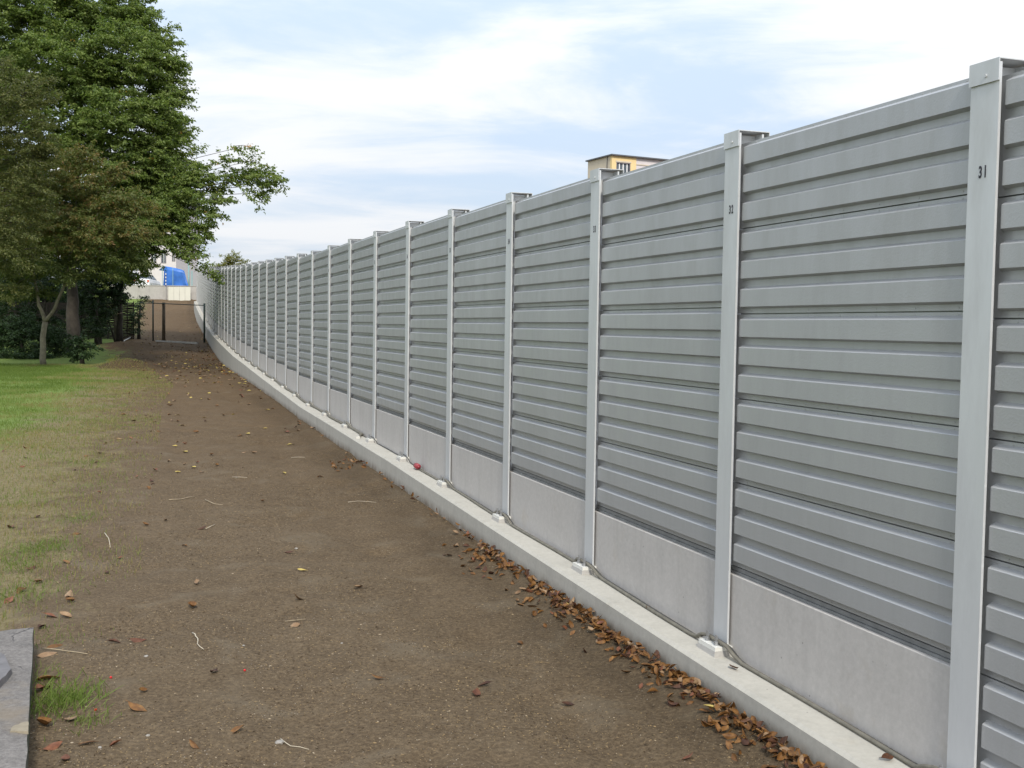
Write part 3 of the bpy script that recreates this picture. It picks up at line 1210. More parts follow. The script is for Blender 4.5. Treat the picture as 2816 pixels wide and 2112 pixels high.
# soil crumbs and chips as loose ground cover
nC = 90000
cyv = 4.6 + RNG.random(nC) ** 1.5 * 15
cxv = wallx(cyv) - .25 - RNG.random(nC) * 5.2
keep = fbm(cxv * .8, cyv * .8, 31) > .36 + .28 * RNG.random(nC)
cxv, cyv = cxv[keep], cyv[keep]
nC = len(cxv)
zz = ground_height(cxv, cyv)
th = RNG.random(nC) * 6.28
L = .0035 + RNG.random(nC) ** 3 * .010
wv = .0017 + RNG.random(nC) * .0024
ca, sa = np.cos(th), np.sin(th)
hh = .002 + RNG.random(nC) * .004
a = np.stack([cxv - ca * L, cyv - sa * L, zz + .001], -1)
b = np.stack([cxv + sa * wv, cyv - ca * wv, zz + hh], -1)
c = np.stack([cxv + ca * L, cyv + sa * L, zz + .002], -1)
d = np.stack([cxv - sa * wv, cyv + ca * wv, zz + .001], -1)
V = np.stack([a, b, c, d], 1).reshape(-1, 3)
me = np_mesh('soil_chips', V, np.arange(nC * 4), 4, RNG.random(nC))
mch, nt, bs, _o = mat('soil_chip')
at = nt.nodes.new('ShaderNodeAttribute'); at.attribute_name = 'tint'
nt.links.new(rampn(nt, at.outputs['Fac'], [(0, (.07, .052, .035)), (.5, (.15, .105, .052)), (.93, (.25, .175, .085)), (1, (.34, .28, .20))]), bs.inputs['Base Color'])
bs.inputs['Roughness'].default_value = .9
tag(link('soil_chips', me, mch), 'straw bits and crumbs strewn over the bare path', 'ground litter', kind='stuff')

# ------------------------------------------------------------------ grass
def blades(x, y, h, w, name, label, tint, lean=.5):
    n = len(x)
    z = ground_height(x, y) - .004
    th = RNG.random(n) * 6.28
    la = RNG.random(n) * lean
    lx, ly = np.cos(th) * h * la, np.sin(th) * h * la
    px, py = -np.sin(th) * w, np.cos(th) * w
    a = np.stack([x - px, y - py, z], -1)
    b = np.stack([x + px, y + py, z], -1)
    c = np.stack([x + lx * .55 + px * .8, y + ly * .55 + py * .8, z + h * (1 - la * .4) * .62], -1)
    d = np.stack([x + lx, y + ly, z + h * (1 - la * .4)], -1)
    V = np.stack([a, b, c, d], 1).reshape(-1, 3)
    F = (np.arange(n)[:, None] * 4 + np.array([0, 1, 2, 0, 2, 3])[None]).ravel()
    me = np_mesh(name, V, F, 3, np.repeat(tint, 2))
    return tag(link(name, me, M_GRASS), label, 'grass', kind='stuff')


n = 300000
y = 5.5 + RNG.random(n) ** .85 * 35
x = edge_x(y) + .5 - RNG.random(n) ** 1.2 * np.interp(y, [5, 12, 20, 40], [3.2, 4.5, 7, 9])
gd = np.clip(.5 + (edge_x(y) - x - .6 + (fbm(x * .9, y * .9, 43) - .5) * 1.6) / np.interp(y, [5, 12, 25, 40], [.8, 1.3, 2.2, 1.8]) * .5, 0, 1) * fbm(x * 1.3, y * 1.3, 41) * 2
k = (gd > RNG.random(n) * 1.15 + .08) & ~((y < 7.3) & (x > -3.6))
x, y = x[k], y[k]
pt = fbm(x * .8, y * .8, 77)
green = np.clip((edge_x(y) - x - 1.6) / 2.5 + (pt - .5) * 3 + .1, 0, 1)
h = (.022 + RNG.random(len(x)) ** 2 * .045) * (1 + (y / 40) * .5)
tint = np.clip(1 - green * .75 - .2 + (RNG.random(len(x)) - .5) * .6, 0, 1)
blades(x, y, h, .0016 + y * .00011, 'lawn_grass', 'short patchy grass, dry near the path and green further in', tint)
# ragged tufts on the edge
tx, ty, tt, hh_ = [], [], [], []
for (sx, sy, nb, sp, hg, dryf) in ((168, 1935, 520, .10, .11, .15), (95, 1515, 420, .16, .07, .1), (150, 1500, 260, .14, .06, .1), (210, 1430, 260, .13, .06, .1),
                            (30, 1640, 500, .20, .08, .1), (240, 1275, 300, .22, .07, .1), (230, 1170, 300, .35, .06, .15), (60, 1560, 300, .16, .07, .2),
                            (240, 1990, 110, .07, .06, .3), (130, 1750, 70, .08, .05, .3), (190, 1755, 60, .1, .04, .4), (320, 1170, 300, .35, .06, .1), (300, 1060, 400, .6, .07, .05),
                            (380, 1045, 300, .8, .06, .15), (100, 1880, 90, .1, .08, .3), (20, 1540, 300, .22, .07, .3), (345, 1540, 60, .15, .02, .8), (120, 1130, 500, .9, .06, .0)):
    g = G(sx, sy)
    q = RNG.normal(0, sp, (nb, 2))
    tx += list(g.x + q[:, 0]); ty += list(g.y + q[:, 1] * 1.2)
    tt += list(np.clip(RNG.random(nb) * .5 + dryf * RNG.random(nb), 0, 1)); hh_ += list(hg * (.4 + RNG.random(nb) * .8))
blades(np.array(tx), np.array(ty), np.array(hh_), .0022, 'grass_tufts', 'ragged green grass tufts along the edge of the path', np.array(tt), 1.1)

# ------------------------------------------------------------------ old slab, bottom left
zs = .17
A0, A1 = P(92, 1724, 6.92), P(72, 2111, 4.76)
dirn = Vector((A1.x - A0.x, A1.y - A0.y, 0)).normalized()
A2 = A0 + dirn * 4.2
out = Vector((-dirn.y, dirn.x, 0))
if out.x > 0:
    out = -out
slab = tag(empty('concrete_slab', (A0.x, A0.y, 0)), 'weathered grey concrete slab with cracks beside the path', 'slab')
bm = bmesh.new()
nL, nW = 60, 16
grid = []
for a in range(nL + 1):
    row = []
    for c in range(nW + 1):
        p = A0 + dirn * (4.2 * a / nL) + out * (1.1 * c / nW)
        e = 0
        if c == 0:
            e = (float(vnoise(np.array([a * .45]), np.array([1.0]), 3)[0]) - .5) * .006
        if a == 0:
            e2 = (float(vnoise(np.array([c * .6]), np.array([4.0]), 3)[0]) - .5) * .05
            p = p - dirn * e2
        p = p - out * e
        z = zs + (float(fbm(np.array([p.x * 6]), np.array([p.y * 6]), 21)[0]) - .5) * .008
        if c == 0 or a == 0:
            z -= .006
        row.append(bm.verts.new((p.x - A0.x, p.y - A0.y, z)))
    grid.append(row)
for a in range(nL):
    for c in range(nW):
        bm.faces.new((grid[a][c], grid[a][c + 1], grid[a + 1][c + 1], grid[a + 1][c]))
side = [grid[a][0] for a in range(nL, -1, -1)] + [grid[0][c] for c in range(1, nW + 1)]
low = [bm.verts.new((v.co.x, v.co.y, -.1)) for v in side]
for a in range(len(side) - 1):
    bm.faces.new((side[a], side[a + 1], low[a + 1], low[a]))
bmesh.ops.recalc_face_normals(bm, faces=bm.faces)
me = bpy.data.meshes.new('slab_block'); bm.to_mesh(me); bm.free()
# slab material with cracks
m, nt, bs, _o = mat('cracked_slab')
v = worldpos(nt)
c1 = rampn(nt, noise(nt, v, 3.0, 7, .7), [(.3, (.085, .077, .069)), (.5, (.165, .150, .136)), (.72, (.245, .225, .205))])
c1 = mixc(nt, .5, c1, rampn(nt, noise(nt, v, 45, 6, .8), [(.36, (.05, .046, .042)), (.5, (.16, .147, .135)), (.66, (.30, .28, .255))]))
c1 = mixc(nt, rampn(nt, noise(nt, v, 1.6, 4, .6), [(.52, 0.0), (.62, .65)]), c1, (.20, .160, .11))
vo = nt.nodes.new('ShaderNodeTexVoronoi'); vo.feature = 'DISTANCE_TO_EDGE'; vo.inputs['Scale'].default_value = 2.1
wv_ = nt.nodes.new('ShaderNodeVectorMath'); wv_.operation = 'ADD'
nv = nt.nodes.new('ShaderNodeTexNoise'); nv.inputs['Scale'].default_value = 6; nt.links.new(v, nv.inputs['Vector'])
sc_ = nt.nodes.new('ShaderNodeVectorMath'); sc_.operation = 'SCALE'; sc_.inputs['Scale'].default_value = .22
nt.links.new(nv.outputs['Color'], sc_.inputs[0]); nt.links.new(v, wv_.inputs[0]); nt.links.new(sc_.outputs[0], wv_.inputs[1]); nt.links.new(wv_.outputs[0], vo.inputs['Vector'])
ck = rampn(nt, vo.outputs['Distance'], [(.004, 1.0), (.014, 0.0)])
ckf = mth(nt, 'MULTIPLY', ck, rampn(nt, noise(nt, v, 1.9, 3, .6), [(.53, 0.0), (.60, .85)]))
c1 = mixc(nt, ckf, c1, (.05, .045, .045))
geo = nt.nodes.new('ShaderNodeNewGeometry'); spz = nt.nodes.new('ShaderNodeSeparateXYZ'); nt.links.new(geo.outputs['Normal'], spz.inputs[0])
moss = mth(nt, 'MULTIPLY', rampn(nt, spz.outputs['Z'], [(.3, 1.0), (.8, 0.0)]), rampn(nt, noise(nt, v, 5, 5, .7), [(.35, .3), (.6, .9)]))
c1 = mixc(nt, moss, c1, (.055, .075, .035))
nt.links.new(c1, bs.inputs['Base Color'])
bs.inputs['Roughness'].default_value = .9
bump(nt, bs, mth(nt, 'SUBTRACT', noise(nt, v, 34, 7, .8), mth(nt, 'MULTIPLY', ckf, .7)), .7, .012)
link('slab_block', me, m, slab)
# stone chip and mortar crumb lying on the slab


def rough_plate(name, outline, z0, h, m, label, cat, seed):
    r = random.Random(seed)
    bm = bmesh.new()
    c = Vector((sum(p[0] for p in outline) / len(outline), sum(p[1] for p in outline) / len(outline), 0))
    pts = []
    for k in range(len(outline)):
        p, q = Vector((*outline[k], 0)), Vector((*outline[(k + 1) % len(outline)], 0))
        for t in (0, .25, .5, .75):
            pts.append(p.lerp(q, t) + Vector((r.uniform(-1, 1), r.uniform(-1, 1), 0)) * .007)
    bot = [bm.verts.new((p.x - c.x, p.y - c.y, 0)) for p in pts]
    top = [bm.verts.new(((p.x - c.x) * .95, (p.y - c.y) * .95, h + r.uniform(-.15, .15) * h)) for p in pts]
    n_ = len(pts)
    for k in range(n_):
        bm.faces.new((bot[k], bot[(k + 1) % n_], top[(k + 1) % n_], top[k]))
    mid = bm.verts.new((0, 0, h * 1.1))
    for k in range(n_):
        bm.faces.new((top[k], top[(k + 1) % n_], mid))
    me = bpy.data.meshes.new(name); bm.to_mesh(me); bm.free()
    return tag(link(name, me, m, None, (c.x, c.y, z0)), label, cat)


q = [P(35, 1843, 5.97), P(0, 1893, 5.72), P(-70, 1915, 5.62), P(-90, 1800, 6.3), P(-20, 1790, 6.35), P(12, 1800, 6.25)]
rough_plate('stone_flake', [(p.x, p.y) for p in q], zs - .004, .035, M_SLATE, 'flat grey stone flake lying on the weathered slab', 'stone', 3)
q = [P(82, 2030, 5.12), P(26, 2032, 5.12), P(40, 2012, 5.2), P(78, 2000, 5.26)]
rough_plate('mortar_patch', [(p.x, p.y) for p in q], zs - .006, .012, M_MORTAR, 'pale crumbling mortar patch on the slab edge', 'mortar', 4)

# ------------------------------------------------------------------ trees
def leaves_from_twigs(B, D, nleaf, spread, size, name, m, tint_bias=0.0, droop=.5, tints=None, flat=.6, aspect=.5):
    """B twig starts (n,3), D twig vectors (n,3): leaves along them"""
    n = len(B)
    t = np.tile((np.arange(nleaf) + .5) / nleaf, n)
    Bi = np.repeat(B, nleaf, 0)
    Di = np.repeat(D, nleaf, 0)
    N_ = len(t)
    pos_ = Bi + Di * t[:, None] + RNG.normal(0, spread, (N_, 3))
    dn = Di / np.maximum(np.linalg.norm(Di, axis=1, keepdims=True), 1e-6)
    sidev = np.cross(dn, np.array([0, 0, 1.0]))
    sidev /= np.maximum(np.linalg.norm(sidev, axis=1, keepdims=True), 1e-6)
    sgn = np.where(np.arange(N_) % 2 == 0, 1, -1)[:, None]
    ax = dn * .5 + sidev * sgn * .8 + RNG.normal(0, .35, (N_, 3))
    ax[:, 2] -= droop * (0.4 + RNG.random(N_))
    ax /= np.linalg.norm(ax, axis=1, keepdims=True)
    nr = np.array([0, 0, 1.0]) * flat * .6 + RNG.normal(0, .6, (N_, 3))
    wv = np.cross(nr, ax)
    wv /= np.maximum(np.linalg.norm(wv, axis=1, keepdims=True), 1e-6)
    up = np.cross(ax, wv)
    s = size * (.65 + .6 * RNG.random(N_))[:, None]
    a = pos_
    b = pos_ + ax * s * .48 + wv * s * aspect * .5 + up * s * .10
    c = pos_ + ax * s - up * s * .08
    d = pos_ + ax * s * .48 - wv * s * aspect * .5 + up * s * .10
    V = np.stack([a, b, c, d], 1).reshape(-1, 3)
    F = (np.arange(N_)[:, None] * 4 + np.array([0, 1, 2, 0, 2, 3])[None]).ravel()
    if tints is None:
        tb = np.repeat(RNG.random(n) * .35, nleaf)
        ti = np.clip(tb + RNG.random(N_) * .62 + tint_bias + (RNG.random(N_) > .985) * .5, 0, 1)
    else:
        ti = np.clip(np.repeat(tints, nleaf) + (RNG.random(N_) - .5) * .4, 0, 1)
    return V, F, np.repeat(ti, 2)


def boughs(blobs, axis_pt, per_m2, L=1.1, ntw=9, tw=.42, squash=.8, seed=0, up=.12, thin=None):
    """blobs: (x, y, z, r). returns twig starts, vectors, and bough centre lines"""
    B, D, lines, blobid = [], [], [], []
    R = np.random.default_rng(seed)
    for bi, (bx, by, bz, br) in enumerate(blobs):
        nb = max(2, int(per_m2 * br * br * 3.2 * (thin[bi] if thin else 1.0)))
        for _ in range(nb):
            v = R.normal(0, 1, 3)
            v /= np.linalg.norm(v)
            rad = br * R.random() ** .42
            p = np.array([bx, by, bz]) + v * rad * np.array([1, 1, squash])
            o = p - np.array(axis_pt)
            o[2] *= .25
            o /= max(np.linalg.norm(o), 1e-3)
            d = o + v * .6 + R.normal(0, .36, 3)
            d[2] = d[2] * .75 + up
            d /= np.linalg.norm(d)
            l = L * (.6 + .7 * R.random())
            start = p - d * l * .6
            lines.append((start, p - d * l * .1 + np.array([0, 0, .03]), p + d * l * .4 - np.array([0, 0, .12 * l])))
            t = R.random(ntw)
            side = np.cross(d, [0, 0, 1.0])
            side /= max(np.linalg.norm(side), 1e-3)
            sg = np.where(np.arange(ntw) % 2 == 0, 1, -1)
            b_ = start + d[None] * (l * (.15 + .85 * t))[:, None]
            b_[:, 2] -= .14 * l * t * t
            dd = d[None] * .75 + side[None] * (sg * (.5 + .5 * R.random(ntw)))[:, None] + R.normal(0, .22, (ntw, 3))
            dd[:, 2] -= .12
            dd *= (tw * (.6 + .7 * R.random(ntw)) * (1.15 - .5 * t))[:, None] / np.linalg.norm(dd, axis=1, keepdims=True)
            B.append(b_)
            D.append(dd)
            blobid += [bi] * ntw
    return np.concatenate(B), np.concatenate(D), lines, np.array(blobid)


def crown_obj(name, parts, m, parent=None):
    Vs, Fs, Ts, o = [], [], [], 0
    for V, F, T in parts:
        Vs.append(V); Fs.append(F + o); Ts.append(T); o += len(V)
    me = np_mesh(name, np.concatenate(Vs), np.concatenate(Fs), 3, np.concatenate(Ts))
    return link(name, me, m, parent)


def limb(mb, pts, r0, r1, n=8):
    pts = [Vector(p) for p in pts]
    sm = []
    for a in range(len(pts) - 1):
        for t in (0, .33, .66):
            sm.append(pts[a].lerp(pts[a + 1], t))
    sm.append(pts[-1])
    k = len(sm) - 1
    j = [Vector((random.uniform(-1, 1), random.uniform(-1, 1), random.uniform(-.4, .4))) * r0 * .25 for _ in sm]
    j[0] = j[-1] = Vector((0, 0, 0))
    mb.tube([p + q for p, q in zip(sm, j)], [r0 + (r1 - r0) * (i / k) ** .8 for i in range(k + 1)], n)


def build_tree(name, base, trunk_pts, r0, r1, blobs, per_m2, mleaf, mbark, label, cat='tree', group=None, L=1.1, ntw=9, tw=.42, nleaf=9, size=.11,
               seed=0, limbs=True, droop=.5, twigs=.35, axis=None, tintf=None, spread=.03, aspect=.5, up=.12, squash=.8, thin=None):
    root = tag(empty(name, base), label, cat, group)
    bx, by, bz = base
    mb = MB()
    if trunk_pts:
        limb(mb, [Vector(p) - Vector(base) for p in trunk_pts], r0, r1, 10)
    ax = axis if axis is not None else (trunk_pts[-1][0], trunk_pts[-1][1], trunk_pts[-1][2] * .6)
    B, D, lines, bid = boughs(blobs, ax, per_m2, L, ntw, tw, squash, seed, up, thin)
    R = random.Random(seed)
    if trunk_pts and limbs:
        T = [Vector(p) for p in trunk_pts]
        for (x, y, z, r) in blobs:
            c = Vector((x, y, z))
            # leave the trunk somewhat lower than the blob
            zz_ = min(max(z - (c.xy - T[-1].xy).length * .45, T[0].z + (T[-1].z - T[0].z) * .3), T[-1].z)
            s = T[0]
            for a in range(len(T) - 1):
                if T[a].z <= zz_ <= T[a + 1].z:
                    s = T[a].lerp(T[a + 1], (zz_ - T[a].z) / max(T[a + 1].z - T[a].z, 1e-3))
            mid = s.lerp(c, .5) + Vector((0, 0, .12 * (c - s).length))
            limb(mb, [s - Vector(base), mid - Vector(base), c - Vector(base)], r0 * .30 * min(1.0, max(r / 1.3, .12)), .010, 6)
    tr = mb.obj('trunk', mbark, root, smooth=True) if mb.v else None
    if twigs > 0:
        mt = MB()
        for ln in lines:
            if R.random() < twigs:
                mt.tube([Vector(q) - Vector(base) for q in ln], [.014, .009, .004], 4, False)
        mt.obj('branches', mbark, root)['kind'] = 'stuff'
    tints = tintf(B, bid) if tintf else None
    print(name, 'leaves', len(B) * nleaf)
    V, F, T_ = leaves_from_twigs(B - np.array(base), D, nleaf, spread, size, name, mleaf, droop=droop, tints=tints, aspect=aspect)
    crown_obj('crown', [(V, F, T_)], mleaf, root)
    return root


def blob(sx, sy, Y, rpx):
    p = P(sx, sy, Y)
    return (p.x, p.y, p.z, rpx / 3000.0 * Y)


# big tree behind the lawn
TY = 48.0
tb = P(203, 962, TY)
tbase = (tb.x, tb.y, gp(tb.x, tb.y) - .05)
t1, t2, t3, t4 = P(200, 860, TY), P(195, 760, TY), P(215, 400, TY), P(190, 60, TY)
BIG = [(-40, 60, 46, 150), (120, 40, 47, 130), (260, 30, 48, 100), (350, 40, 48, 75), (395, 90, 48, 70), (430, 150, 48, 62), (455, 205, 47.5, 60),
       (330, 160, 46, 110), (180, 180, 45.5, 130), (30, 230, 46, 140), (450, 270, 47.5, 70), (400, 330, 46, 95), (465, 345, 48, 62), (300, 330, 45, 110),
       (180, 380, 45.5, 110), (480, 415, 47, 55), (420, 440, 46, 80), (340, 480, 45.5, 100), (500, 470, 46, 50), (540, 505, 46, 48), (590, 490, 46, 45),
       (640, 500, 46, 45), (680, 470, 46, 42), (700, 510, 46, 40), (735, 490, 46, 30), (725, 530, 46, 26), (625, 440, 46, 32), (660, 405, 46, 16), (590, 550, 45.5, 42), (550, 580, 45.5, 50),
       (480, 560, 45.5, 70), (400, 590, 45, 90), (530, 635, 45, 32), (480, 650, 45, 48), (560, 620, 45, 20), (540, 690, 44.5, 24), (560, 725, 44.5, 15), (510, 680, 44.8, 28), (395, 650, 45.5, 45), (418, 692, 45.5, 22), (392, 735, 46, 14),
       (330, 690, 46, 65), (345, 735, 47, 40), (300, 620, 46, 90), (150, 560, 48, 140), (-20, 480, 48, 130), (575, 752, 44.3, 10), (752, 478, 46, 14), (765, 500, 46, 10), (700, 440, 46, 14), (250, 240, 47, 90), (420, 500, 49, 80), (450, 560, 50, 55), (330, 560, 48, 110), (395, 620, 49, 40), (360, 640, 44, 60), (60, 640, 47, 120), (230, 660, 47, 80)]


def big_tint(B, bid):
    # autumn colour gathers towards the outer right limbs
    R = np.random.default_rng(5)
    t = .18 + R.random(len(B)) * .45
    w = np.array([1.0 if b[0] > 460 else 0.3 for b in BIG])[bid]
    t += w * (R.random(len(B)) > .80) * .22
    t += (R.random(len(B)) > .987) * .35
    return t


build_tree('broadleaf_tree', tbase, [tbase, t1, t2, t3, t4], .34, .10, [blob(*b) for b in BIG], 14.0, M_LEAF, M_BARK,
           'tall dense green broadleaf tree with a limb reaching right over the barrier', 'tree', None, L=1.15, ntw=10, tw=.45, nleaf=10, size=.135,
           seed=4, tintf=big_tint, squash=.82, up=.10, thin=[.42 if b[0] >= 540 and b[1] < 600 else 1.0 for b in BIG])
# bare leading twig with a leaf bunch at its end
# low brownish tree in front (Y shaped trunk)
YT = 40.3
yb = P(120, 1003, YT)
ybase = (yb.x, yb.y, gp(yb.x, yb.y) - .03)
yroot = tag(empty('forked_tree', ybase), 'small tree with a pale forked trunk and reddish-green turning leaves at the lawn edge', 'tree')
mb = MB()
F0 = P(124, 885, YT)
q = lambda p: Vector(p) - Vector(ybase)
limb(mb, [q(ybase), q(P(118, 950, YT)), q(F0)], .115, .095, 10)
limb(mb, [q(F0), q(P(108, 840, YT)), q(P(95, 770, YT)), q(P(80, 640, YT)), q(P(90, 520, YT))], .080, .03, 8)
limb(mb, [q(F0), q(P(150, 850, YT)), q(P(175, 790, YT)), q(P(195, 700, YT)), q(P(240, 560, YT))], .075, .03, 8)
FORK = [(120, 470, 40, 110), (240, 520, 40.3, 90), (330, 560, 40, 70), (250, 640, 39.5, 90), (340, 640, 39.5, 60), (400, 575, 40.5, 34), (410, 640, 40.5, 30), (140, 620, 39.5, 110), (60, 720, 40, 70),
        (180, 740, 39.5, 60), (290, 720, 39.8, 60), (40, 580, 40.5, 100), (380, 700, 40, 34), (30, 790, 40, 55), (120, 795, 40.5, 32), (330, 470, 40.5, 35), (230, 430, 40.5, 40)]
fb = [blob(*b) for b in FORK]
for b in fb:
    s = F0 if b[2] < F0.z + 1 else P(175, 790, YT) if b[0] > F0.x else P(95, 770, YT)
    limb(mb, [q(s), q(Vector(b[:3]).lerp(Vector(s), .5)) + Vector((0, 0, .15)), q(b[:3])], .03, .01, 5)
mb.obj('trunk', M_BARKPALE, yroot, smooth=True)
B, D, lines, bid = boughs(fb, (F0.x, F0.y, F0.z), 13, .8, 9, .36, .7, 21, .12)
w = np.array([.52 if b[1] < 660 else .22 for b in FORK])[bid]
R_ = np.random.default_rng(2)
V, F, T_ = leaves_from_twigs(B - np.array(ybase), D, 9, .03, .125, '', M_LEAFRED, tints=w * (.35 + R_.random(len(B)) * .9), droop=.6, aspect=.38)
crown_obj('crown', [(V, F, T_)], M_LEAFRED, yroot)
# fine grey-green tree at the left edge
lx = P(-170, 1010, 36)
lbase = (lx.x, lx.y, gp(lx.x, lx.y))
build_tree('grey_green_tree', lbase, [lbase, P(-150, 800, 36), P(-110, 500, 36), P(-60, 300, 36)], .16, .05,
           [blob(*b) for b in [(30, 260, 36, 90), (110, 250, 36, 50), (60, 340, 36, 90), (30, 440, 36, 90), (-60, 400, 36, 110), (70, 520, 36, 70), (20, 600, 36, 90), (40, 700, 36, 70),
                               (-40, 650, 36, 110), (110, 420, 36.5, 45), (20, 790, 36.3, 40), (-60, 200, 36, 90)]],
           14, M_LEAFGREY, M_BARK, 'loose grey-green fine-leaved tree at the left edge of the view', L=.75, ntw=10, tw=.36, nleaf=10, size=.082, seed=8, spread=.035)
# shade trees and evergreens behind
def evergreen(name, sx, sy_, Y, blobs, label, cat='tree', m=M_LEAFDARK, per=4.0, size=.12, seed=1, group=None, trunk=True, L=.8, nleaf=8):
    b0 = P(sx, sy_, Y)
    base = (b0.x, b0.y, gp(b0.x, b0.y) - .03)
    bl = [blob(*b) for b in blobs]
    top = max(b[2] for b in bl)
    tp = [base, (base[0], base[1], base[2] + (top - base[2]) * .5), (base[0] + .1, base[1], top - .4)]
    return build_tree(name, base, tp, .10 if not trunk else .18, .03, bl, per, m, M_BARK, label, cat, group, L=L, ntw=9, tw=.36, nleaf=nleaf, size=size, seed=seed, twigs=.15)


evergreen('evergreen_tree', 330, 930, 53, [(330, 720, 53, 70), (335, 770, 53, 34), (300, 790, 53, 60), (315, 812, 53, 40), (240, 740, 53, 70), (350, 822, 53.5, 16), (240, 815, 53, 45), (290, 855, 53, 30)],
          'dark green bushy tree behind the woven fence panel', seed=31, per=15)
evergreen('evergreen_tree', 120, 930, 57, [(140, 720, 57, 90), (60, 760, 57, 90), (20, 840, 57, 80), (130, 830, 57, 80), (-60, 760, 57, 100), (200, 850, 57, 60), (-30, 860, 57, 70)],
          'dark evergreen mass behind the forked tree at the left', seed=32, per=9.0, size=.14)
evergreen('evergreen_tree', 40, 930, 62, [(0, 620, 62, 130), (150, 620, 62, 120), (260, 650, 62, 90), (-140, 640, 62, 130), (60, 800, 62, 130), (-120, 840, 62, 130), (220, 800, 62, 100), (-240, 760, 62, 150)],
          'shadowy evergreen tree furthest back on the left', seed=33, per=5.0, size=.17)
evergreen('laurel_bush', 120, 925, 51, [(20, 850, 51, 50), (90, 860, 51, 45), (20, 790, 51, 45), (100, 800, 51, 45), (160, 860, 51.5, 30), (150, 800, 51.5, 30), (-60, 840, 51, 60), (60, 905, 50.5, 40), (150, 905, 50.5, 28)],
          'dark laurel bush in deep shade behind the yew and the forked trunk', 'bush', per=11, size=.11, seed=40, trunk=False, L=.6)
evergreen('laurel_bush', 265, 925, 51.5, [(250, 850, 51.5, 28), (285, 840, 51.8, 26), (240, 800, 51.5, 28), (300, 870, 52, 18)],
          'dark laurel bush right of the big trunk in front of the woven fence', 'bush', per=14, size=.10, seed=41, trunk=False, L=.5)
evergreen('yew_bush', 60, 985, 44.5, [(10, 915, 44.5, 52), (60, 905, 44.5, 46), (110, 925, 44.5, 40), (30, 965, 44.2, 38), (90, 965, 44.2, 34), (-40, 930, 44.5, 60), (145, 920, 44.8, 30), (60, 985, 43.8, 26), (125, 975, 44.2, 26)],
          'wide drooping dark yew bush left of the forked trunk', 'bush', per=26, size=.085, seed=34, trunk=False, L=.6, nleaf=10)
evergreen('round_bush', 155, 985, 45.5, [(158, 930, 45.5, 24), (168, 955, 45.5, 24), (148, 965, 45.3, 22), (185, 970, 45.5, 18)],
          'small rounded green bush between the forked trunk and the big trunk', 'bush', per=34, size=.075, seed=35, trunk=False, L=.4)
evergreen('rhododendron', 226, 1003, 41.2, [(215, 945, 41.3, 22), (235, 965, 41.2, 20), (205, 975, 41.3, 18), (255, 955, 41.4, 12), (225, 930, 41.4, 12)],
          'dark rhododendron shrub with broad leaves at the foot of the big trunk', 'bush', per=34, size=.12, seed=36, trunk=False, L=.35, nleaf=6)
evergreen('ivy_bush', 382, 935, 56.5, [(380, 862, 56.5, 14), (378, 885, 56.5, 13), (376, 905, 56.5, 11), (388, 845, 57, 12), (395, 825, 58, 12)],
          'ivy-like bush growing up the right end of the woven fence', 'bush', per=34, size=.09, seed=37, trunk=False, L=.35)
evergreen('low_shrub', 275, 935, 50.5, [(255, 905, 50.5, 22), (285, 910, 50.5, 18), (235, 890, 51, 22), (270, 880, 51, 20), (215, 925, 50.5, 16)],
          'low leafy shrub in front of the woven fence', 'bush', m=M_LEAFDARK, per=24, size=.10, seed=38, trunk=False, L=.4)
evergreen('young_weed', 318, 1003, 39.6, [(316, 985, 39.6, 6), (322, 995, 39.6, 5), (308, 997, 39.6, 5)],
          'small young plant growing on the soil heap by the lawn', 'plant', m=M_LEAFYEL, per=30, size=.06, seed=39, trunk=False, L=.15, nleaf=5)
# tree crown that shows above the far end of the barrier
b0 = P(640, 860, 118)
base = (b0.x, b0.y, 5.5)
build_tree('far_tree', base, [base, P(640, 780, 118), P(640, 730, 118)], .3, .1,
           [blob(*b) for b in [(640, 722, 118, 22), (620, 730, 118, 20), (662, 730, 118, 19), (645, 704, 118, 12), (625, 708, 118, 10), (660, 712, 118, 10), (605, 738, 118, 12), (672, 742, 118, 14), (640, 760, 118, 30)]],
           7, M_LEAFYEL, M_BARK, 'yellowish green tree crown showing above the far barrier', L=1.0, ntw=8, tw=.5, nleaf=8, size=.17, seed=50)
b0 = P(590, 800, 112)
base = (b0.x, b0.y, 5.5)
build_tree('far_bush', base, [base, P(590, 760, 112)], .1, .04, [blob(590, 741, 112, 7), blob(598, 745, 112, 6), blob(583, 745, 112, 5)], 16, M_LEAFYEL, M_BARK,
           'tiny leafy top left of the far tree behind the barrier', 'bush', L=.5, ntw=6, tw=.3, nleaf=6, size=.14, seed=51, twigs=0)

# ------------------------------------------------------------------ gate frame, fences
def gpt(sx, sy, Y):
    p = P(sx, sy, Y)
    return Vector((p.x, p.y, gp(p.x, p.y)))


gl, gm, gr_ = P(421, 931, 55.5), P(450, 938, 55.3), P(562, 945, 54.0)
frame = tag(empty('gate_frame', (gr_.x, gr_.y, gp(gr_.x, gr_.y))), 'thin dark green steel gateway frame spanning the path', 'gate')
o0 = Vector((gr_.x, gr_.y, gp(gr_.x, gr_.y)))
for p, sy, nm, r in ((gr_, 826, 'post', .048), (gl, 819, 'post', .040)):
    z1 = P(0, sy, p.y).z
    MB().tube([Vector((p.x, p.y, gp(p.x, p.y) - .1)) - o0, Vector((p.x, p.y, z1)) - o0], r, 8).obj(nm, M_DGREEN, frame, smooth=True)
a, b = P(562, 840, gr_.y), P(421, 833.5, gl.y)
c = P(378, 833.5, 57.2)
MB().tube([a - o0, b - o0], .024, 6).obj('top_rail', M_DGREEN, frame, smooth=True)
MB().tube([b - o0, c - o0], .024, 6).obj('side_rail', M_DGREEN, frame, smooth=True)
zt1 = P(450, 832, gm.y).z
